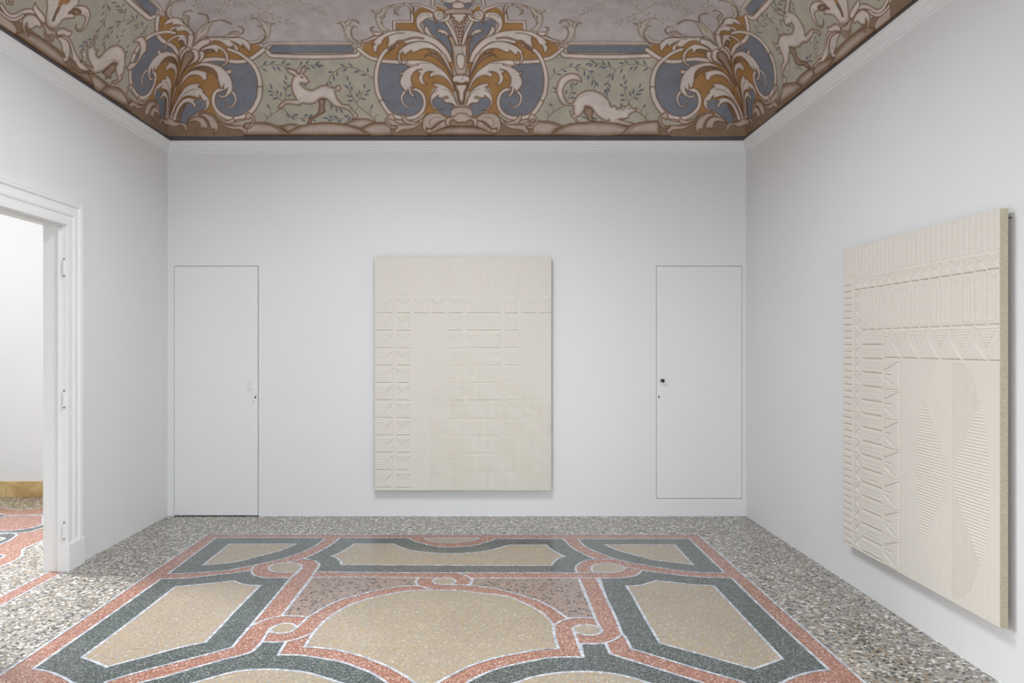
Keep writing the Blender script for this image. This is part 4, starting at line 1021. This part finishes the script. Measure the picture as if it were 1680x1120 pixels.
FOX = """
L 8 line | h1 175,515 250,435 340,370 450,335 540,338 650,360 730,400 780,480 810,570 800,640
L 8 line | h1 800,285 900,295 1000,325 1095,378
L 8 line | h1 975,740 980,600 1010,500 1060,420 1130,350 1230,310 1340,298 1440,305 1520,330 1600,375
L 8 line | h2 430,250 470,150 510,60 h1 510,570
L 9 line | h2 150,525 170,470 240,410 320,360 375,320
L 8 line | h2 172,470 155,415 120,405
L 8 line | h2 232,410 235,360
L 12 line | h2 1520,525 1490,475 1430,430 1360,395
L 8 line | h2 1510,490 1515,435 1550,430
L 8 line | h2 1445,430 1445,380
L 8 line | h2 1270,270 1230,170 1205,60 h1 1215,540
L 8 line | h2 1270,265 1350,195 1430,100
V 13 vine | h1 245,430_245,340 355,375_425,405 270,440_350,438 450,328_508,280 540,328_612,294 530,348_592,392 665,470_660,375 712,520_720,430 725,395_805,402 765,590_778,510 805,535_862,605 670,302_760,288 745,240_815,285 722,330_780,298 800,335_850,295 895,240_950,305 860,345_930,318 900,360_975,325 980,250_1025,330 1135,275_1215,290 1215,235_1262,295 1150,425_1195,350 1280,385_1335,320 1340,380_1400,318 1352,248_1420,290 1468,242_1520,318 1470,390_1545,345
V 13 vine | h1 965,480_1030,430 1048,530_1055,440 925,595_990,540 1000,560_1022,620 930,705_965,630 985,610_1012,685 965,650_975,740 1205,515_1210,440 1145,560_1190,610 1220,570_1245,510 1230,650_1245,590 1418,625_1438,560 1410,670_1485,640 1375,715_1458,708 1285,670_1302,745 1330,715_1342,635 1345,760_1405,775 1148,712_1215,735 1152,790_1230,790
V 13 vine | h1 222,610_275,645 240,670_265,690 400,715_422,650 470,560_485,625 505,540_505,570 520,590_575,550 480,700_560,685 458,760_530,762
V 13 vine | h2 178,285_222,340 1465,358_1510,300 455,385_475,430 620,465_700,500 770,480_850,510
S tan | h2 660,335 745,350 782,390 770,470 800,520 865,545 905,535 962,592* 880,597 820,580 800,546 710,526 690,460 655,422
S body | h2 1386,352* 1372,392 1310,430 1282,450 1268,490 1220,508 1150,515 1240,540 1300,550 1352,570* 1310,600 1220,590 1130,570 1010,565 1000,520 970,540 920,520 860,480 800,420 770,370 720,337 672,332 665,370 640,420 600,460 545,482 560,520 600,552 680,562 706,612* 640,600 570,572 530,520 490,470 458,450* 478,437 522,435 500,380* 512,340 500,320 460,325 400,320 340,285 300,220 275,130 275,60 h1 278,620 300,540 350,470 420,430 500,420 570,440 620,495 626,548* 580,530 510,515 440,542 390,600 370,670 385,740 420,810 h2 455,288 500,282 540,212 600,152 680,115 780,110 870,140 960,200 1010,270 1030,330 1070,315 1100,340 1110,360 1160,350 1165,290* 1210,335 1245,322 1275,278* 1300,330 1342,355
L 8 line | h2 1165,300 1170,370 1200,390 1210,340
L 10 line | h2 1255,370 1290,365
L 8 line | h2 1030,330 1060,360
L 8 line | h2 1080,520 1130,510 1180,500 1260,495
L 8 line | h2 1280,545 1300,580 1345,572
S mound | h2 -100,540 60,530 200,540 300,570 380,605 260,660 200,720 -100,722
L 7 line | h2 40,552 180,562 280,590 340,615
S mound | h2 210,722 300,640 420,580 540,560 700,548 900,548 1100,570 1240,610 1330,600 1180,722
L 7 line | h2 260,712 330,655 440,595 560,572 720,575
S mound | h2 1165,722 1240,640 1330,580 1460,545 1600,530 1700,532 1700,722
L 7 line | h2 1250,710 1330,630 1430,580 1560,552 1680,545
L 5 dk | h2 560,250 640,190 720,165
"""
STALK = """
S low | i1 -30,140 60,200 130,270 200,340 230,400 240,440 210,470 -30,320
S mound | i1 220,472 290,440 380,440 480,480 600,550 720,640 830,740 900,830 i3 60,180 150,300 i1 740,830
T 30 light | i1 20,80 80,170 150,225 240,215 330,165 420,155 470,170
T 20 light | i1 -10,150 60,215 150,270 240,262 320,210
S leaf | i1 120,20 190,20 180,60 155,72* 125,50 90,60 80,-20 120,-20
S leaf | i1 310,262 350,215 420,192 490,220 550,290 580,350 555,385* 500,362 450,400 385,400 372,318* 345,370 350,420 380,465 410,490 380,505 340,460 312,380
S leaf | i1 455,100 485,35* 505,80 560,150 610,210 630,260 625,320 575,310 520,240 470,170
S leaf | i1 640,-20 650,100 635,200 640,300 670,370 740,395 800,375 830,320 880,270 960,255 1025,250* 1030,215 990,180 940,185 1000,130 1080,60 1090,-20
L 8 line | i1 660,150 665,280 700,350 760,360 800,330
S tan | i1 720,290 750,200 790,110 815,75 835,90 820,140 780,200 745,290
S ochre | i1 840,-20 990,-20 930,60 870,60 830,120 800,60
S leaf | i1 1025,90 1100,75 1170,85 1225,130 1242,200 1215,300 1170,390 1105,437 1050,420 1035,370 1050,325* 1050,375 1080,412 1130,390 1160,320 1175,250 1150,215 1100,198 1120,160 1060,120 1000,125
S tan | i1 940,180 990,140 1060,125 1115,170 1100,198 1040,205 1000,175
L 9 line | i1 1170,170 1195,200 1190,270 1150,370
S leaf | i1 775,430 830,390 880,390 950,425 998,432* 975,480 935,510 870,490 790,490
S low | i1 575,360 600,325 640,350 690,405 760,425 775,470 770,520* 740,480 680,490 640,470 620,400 590,370*
S flat | i1 590,400 630,450 680,500 750,500 750,560 700,590 620,540
S leaf | i1 775,520 830,500 900,520 945,580 965,660 960,760 935,840 i3 90,165 70,190 30,160 i1 860,800 865,780 900,790* 860,690 840,600
S leaf | i1 800,490 900,490 960,530 1000,610 1030,700 1080,790 1140,840 i3 260,170 340,230 420,290 350,310 250,270 190,180 i1 1000,830 990,740 970,640 930,560
L 9 line | i1 915,690 900,745 865,740
"""
CREATURE = """
L 8 line | i2 620,0 640,100 610,260 540,390 460,520 400,590
L 8 line | i2 760,30 840,130 875,200 880,280 960,275 1050,300 1120,360 1160,430 1168,520
L 8 line | i2 880,280 800,310 700,380 620,490 580,560
V 13 vine | i2 565,130_610,50 640,70_685,155 545,225_615,150 535,320_590,255 600,380_595,270 470,450_540,395 485,550_515,470 355,550_435,535 290,578_370,580 245,650_320,610 285,690_330,620 390,620_430,560 690,35_770,40 740,85_830,95 760,130_850,140 790,165_860,172 850,100_870,40 875,190_905,105 745,300_830,295 765,390_810,320 635,400_730,372 690,480_712,400 590,530_650,470 650,545_665,470 570,640_612,560 600,700_605,610
V 13 vine | i2 885,345_985,290 995,365_1075,340 1015,400_1090,370 1085,475_1150,458 970,205_1010,270 1040,270_1055,190 1112,290_1130,355 1165,405_1190,345 840,450_890,395 770,480_785,540 820,510_865,475 770,610_825,545 895,665_950,610 880,715_930,718 1130,440_1160,420
S tan | i3 560,330 600,300 660,250 690,215 760,200 760,300 730,320 700,350 690,410 640,400 610,430 620,370
S body | i3 355,-80 390,-20 440,-60* 465,-200 i2 470,600* 460,650 480,690* 520,680 510,720 480,740 515,790* 560,750 620,690 700,635 780,622 850,660 890,740 895,800 i3 890,80 885,180 900,250 910,290 940,300 1000,270 1080,170 1150,60 i2 1178,720 1185,600 1160,530 1110,500 1050,520 985,580* 1060,590 1085,640 1080,740 1040,840 i3 960,190 910,250 870,260 870,330 830,370 855,400* 820,440 760,480 690,480* 700,450 770,430 790,400 760,330 755,250 780,205 730,190 670,230 600,290 520,330 450,330 400,290 340,250* 350,215 440,260* 400,200 370,120 365,30 i2 370,720 345,610*
L 9 line | i3 510,110 545,120 580,90
L 9 line | i3 730,320 760,400 780,430
S leaf | i3 340,205 300,170 270,190* 310,120 280,90 300,60 260,50 285,20 330,20 350,80 350,150
S mound | i3 150,250 250,330 370,330 420,420 440,500 420,480 300,400 180,330
S mound | i3 375,345 460,350 540,400 620,480 640,520 560,590 470,550 420,440
L 7 line | i3 420,380 500,400 570,450 620,520
S mound | i3 550,590 620,530 700,515 790,535 860,590 910,680 940,800 800,740
L 7 line | i3 615,610 680,560 760,555 830,590 870,640
L 8 dk | i3 640,180 700,150 760,150
"""
HIND = """
L 8 line | j1 340,470 370,360 440,280 520,255 600,260 660,280 720,310
L 8 line | j1 590,250 590,150 640,60 690,0
V 13 vine | j1 420,180_435,255 480,250_495,175 365,265_370,330 318,330_340,395 355,440_425,450 395,345_480,375 440,315_505,345 515,270_590,325 660,290_715,370 610,375_650,440 635,450_665,490 590,10_612,90 550,70_590,130 620,115_700,125 640,60_720,60 670,10_740,15 820,20_880,100 830,90_895,170 670,280_720,275 765,385_790,440 770,360_840,375 605,690_655,690 650,745_690,725 1075,560_1095,615 1130,530_1170,520 1120,560_1150,615 1150,560_1205,600 1030,830_1060,780 1070,810_1085,760
V 13 vine | j2 1040,165_1130,175 1025,140_1045,100 1080,100_1110,90 885,240_910,295 920,250_965,300
S tan | j1 800,655 870,660 890,720 920,800 j2 950,160 1040,180 1070,220 1100,270 1040,265 1000,230 920,230 880,190 850,100 800,40
S body | j1 750,-20 745,60 725,130 735,185 720,170 660,140 598,135* 640,190 715,212 720,270 735,330 750,358* 800,340* 830,325 852,370 840,440 800,468 710,470 660,500 640,560 630,600* 600,600 570,570* 590,640 625,665 660,650 670,700 700,760 720,840 j2 715,170 685,240 690,320 700,420 715,490 750,490* 755,410 745,380 718,385 720,300 750,240 790,160 800,60 j1 805,700 800,650 880,660 940,640 990,590 1035,590* 1080,540 1120,490 1130,450 1180,460 1210,500* 1235,460 1200,415 1110,400 1060,440 1020,490 1010,420 980,340 920,240 860,180 800,155 810,60 830,-20
L 18 line | j1 745,225 762,240
L 9 line | j1 735,185 760,165 800,158
L 8 line | j1 1020,490 990,470
L 8 line | j1 830,325 835,270
S mound | j2 700,520 760,480 860,465 920,480 965,540 800,660 660,760 680,620
L 7 line | j2 720,540 800,500 870,515 910,560
S mound | j2 880,465 950,370 1050,290 1110,275 1150,330 1100,420 980,520 930,490
L 7 line | j2 900,475 970,380 1060,310 1120,290
S mound | j2 1120,290 1200,200 1330,150 1420,110 1350,230 1150,370
T 16 light | j1 1140,650 1175,640 1190,680 1150,720 1160,790 1210,790 1270,720 1300,560 1330,470 1370,450
L 9 line | j2 760,480 790,330 800,150
L 8 line | j2 775,330 750,290
"""
def make_canvas(cv, wall):
    # broad zones: dark plinth band, brown ground, green field, sky
    tb = vault_pt('B', 500, 222.8)[1]; tg = vault_pt('B', 500, 205)[1]; tm = vault_pt('B', 500, 88)[1]
    tt = np.arange(cv.h) * CELL
    for a, b2, c in ((0, tb, 'band'), (tb, tg, 'ground'), (tg, tm, 'green'), (tm, 9, 'sky')):
        cv.a[(tt >= a) & (tt < b2)] = PAL[c]
    k = (np.abs(tt - tb) < .005); cv.a[k] = PAL['dk'] * .5
    return tb
motB = {}
def build_canvases():
    corner = motif(CORNER, 'B'); sky_ = motif(SKYT, 'B'); bar = motif(BAR, 'B'); horn = motif(HORN, 'B'); cen = motif(CENTER, 'B')
    deer = motif(DEER, 'B'); fox = motif(FOX, 'B'); stalk = motif(STALK, 'L'); crea = motif(CREATURE, 'L'); hind = motif(HIND, 'R')
    ax = SAX
    cb = Canvas(0, LB); make_canvas(cb, 'B')
    stamp(cb, deer); stamp(cb, fox)
    stamp(cb, sky_); stamp(cb, sky_, -1, LB)
    stamp(cb, bar); stamp(cb, bar, -1, 2 * ax)
    stamp(cb, corner); stamp(cb, corner, -1, LB)
    stamp(cb, horn); stamp(cb, horn, -1, 2 * ax)
    stamp(cb, cen); stamp(cb, cen, -1, 2 * ax)
    for (x, y) in BERRY:
        for sx in ((1,) if x == 1293 else (1, -1)):
            xx = 1293 + (x - 1293) * sx
            s, t = vault_pt('B', 600 + xx / 8.4 , y / 8.4); s = s if x != 1293 else ax
            a = np.linspace(0, 2*PI, 9)[:-1]
            paint(cb, 'S', np.stack([s + .0125*np.cos(a), t + .0145*np.sin(a)], 1), dict(c='light', e='tan', l='line', ew=.012))
    out = {'B': cb}
    for w, an, k0 in (('L', crea, 1.0), ('R', hind, 1.0)):
        cs = Canvas(0, 3.4); make_canvas(cs, w)
        stamp(cs, stalk, 1, 0 if w == 'L' else SOFF)
        stamp(cs, sky_); stamp(cs, bar, BARK, BARO)
        stamp(cs, corner)
        stamp(cs, an)
        out[w] = cs
    return out
SOFF, BARK, BARO = 0.06, 1.0, 0.0
canv = build_canvases()

def sample(cv, S, Tt):
    x = np.clip((S - cv.s0) / CELL, 0, cv.w - 1.001); y = np.clip(Tt / CELL, 0, cv.h - 1.001)
    i = x.astype(int); j = y.astype(int); fx = (x - i)[..., None]; fy = (y - j)[..., None]; a = cv.a
    return (a[j, i] * (1-fx) + a[j, i+1] * fx) * (1-fy) + (a[j+1, i] * (1-fx) + a[j+1, i+1] * fx) * fy

m, N, L, b = mat('fresco_paint', (1, 1, 1, 1), 0.9, 0.08)
at = N.new('ShaderNodeAttribute'); at.attribute_name = 'paint'
tc = N.new('ShaderNodeTexCoord'); nz = N.new('ShaderNodeTexNoise'); nz.inputs['Scale'].default_value = 7; nz.inputs['Detail'].default_value = 8; nz.inputs['Roughness'].default_value = .65
L.new(tc.outputs['Object'], nz.inputs['Vector'])
mr = N.new('ShaderNodeMapRange'); mr.inputs['From Min'].default_value = .3; mr.inputs['From Max'].default_value = .7; mr.inputs['To Min'].default_value = .86; mr.inputs['To Max'].default_value = 1.13
L.new(nz.outputs['Fac'], mr.inputs['Value'])
FRESCO_GAIN = 1.6
gm = N.new('ShaderNodeMath'); gm.operation = 'MULTIPLY'; gm.inputs[1].default_value = FRESCO_GAIN; L.new(mr.outputs[0], gm.inputs[0])
vm = N.new('ShaderNodeVectorMath'); vm.operation = 'SCALE'; L.new(at.outputs['Color'], vm.inputs[0]); L.new(gm.outputs[0], vm.inputs['Scale'])
L.new(vm.outputs[0], b.inputs['Base Color'])
bp = N.new('ShaderNodeBump'); bp.inputs['Strength'].default_value = .1; bp.inputs['Distance'].default_value = .005; L.new(nz.outputs['Fac'], bp.inputs['Height']); L.new(bp.outputs[0], b.inputs['Normal'])
M_fresco = m

VV, QQ, CC = [], [], []
voff = 0
def strip(P, cols):
    global voff
    h, w = P.shape[:2]; idx = np.arange(h * w).reshape(h, w) + voff
    QQ.append(np.stack([idx[:-1, :-1], idx[:-1, 1:], idx[1:, 1:], idx[1:, :-1]], -1).reshape(-1, 4))
    VV.append(P.reshape(-1, 3)); CC.append(cols.reshape(-1, 3)); voff += h * w
tl = np.concatenate([np.arange(0, TMAX, .0041), [TMAX]]); dl = np.interp(tl, TT, DD); zl = np.interp(tl, TT, ZZ)
# back wall cove
u = np.linspace(0, 1, 1260)
Sg = dl[:, None] + (LB - 2 * dl[:, None]) * u[None, :]; Tg = np.broadcast_to(tl[:, None], Sg.shape)
cb_ = sample(canv['B'], Sg, Tg)
strip(np.stack([Sg - XL, np.broadcast_to((D - dl)[:, None], Sg.shape), np.broadcast_to(zl[:, None], Sg.shape)], -1), cb_)
# side coves: fine over the seen part, coarser behind the camera; the scheme repeats in mirror about its middle
LS = D - REAR
uv_ = np.unique(np.concatenate([np.linspace(0, .33, 640), np.linspace(.33, 1, 170)]))
MID = 1.86
for w, X, sg in (('L', XL, -1), ('R', XR, 1)):
    Sg = dl[:, None] + (LS - 2 * dl[:, None]) * uv_[None, :]; Tg = np.broadcast_to(tl[:, None], Sg.shape)
    per = (Sg % (2 * MID)); per = np.where(per > MID + .7, 2 * MID - per, per)
    cc = sample(canv[w], per, Tg)
    strip(np.stack([np.broadcast_to(sg * (X - dl)[:, None], Sg.shape), D - Sg, np.broadcast_to(zl[:, None], Sg.shape)], -1), cc)
# rear cove and the flat middle
u = np.linspace(0, 1, 300); tl2 = tl[::3]; dl2 = dl[::3]; zl2 = zl[::3]; tl2[-1] = TMAX; dl2[-1] = DD[-1]
Sg = dl2[:, None] + (LB - 2 * dl2[:, None]) * u[None, :]; Tg = np.broadcast_to(tl2[:, None], Sg.shape)
strip(np.stack([Sg - XL, np.broadcast_to((REAR + dl2)[:, None], Sg.shape), np.broadcast_to(zl2[:, None], Sg.shape)], -1), sample(canv['B'], Sg, Tg))
de = DD[-1]; gx = np.linspace(-XL + de, XR - de, 12); gy = np.linspace(REAR + de, D - de, 20); GX, GY_ = np.meshgrid(gx, gy)
strip(np.stack([GX, GY_, np.full(GX.shape, CZ + CB)], -1), np.broadcast_to(PAL['sky'], GX.shape + (3,)))
co = np.concatenate(VV); q = np.concatenate(QQ).astype(np.int32); cl = np.concatenate(CC)
me = bpy.data.meshes.new('ceiling'); me.vertices.add(len(co)); me.vertices.foreach_set('co', co.astype(np.float32).ravel())
me.loops.add(q.size); me.loops.foreach_set('vertex_index', q.ravel()); me.polygons.add(len(q)); me.polygons.foreach_set('loop_start', np.arange(0, q.size, 4, dtype=np.int32))
ca = me.color_attributes.new('paint', 'FLOAT_COLOR', 'POINT')
ca.data.foreach_set('color', np.concatenate([cl, np.ones((len(cl), 1))], 1).astype(np.float32).ravel())
me.materials.append(M_fresco); me.polygons.foreach_set('use_smooth', np.ones(len(q), bool)); me.update(calc_edges=True)
ceiling = bpy.data.objects.new('ceiling', me); C.objects.link(ceiling); struct(ceiling)
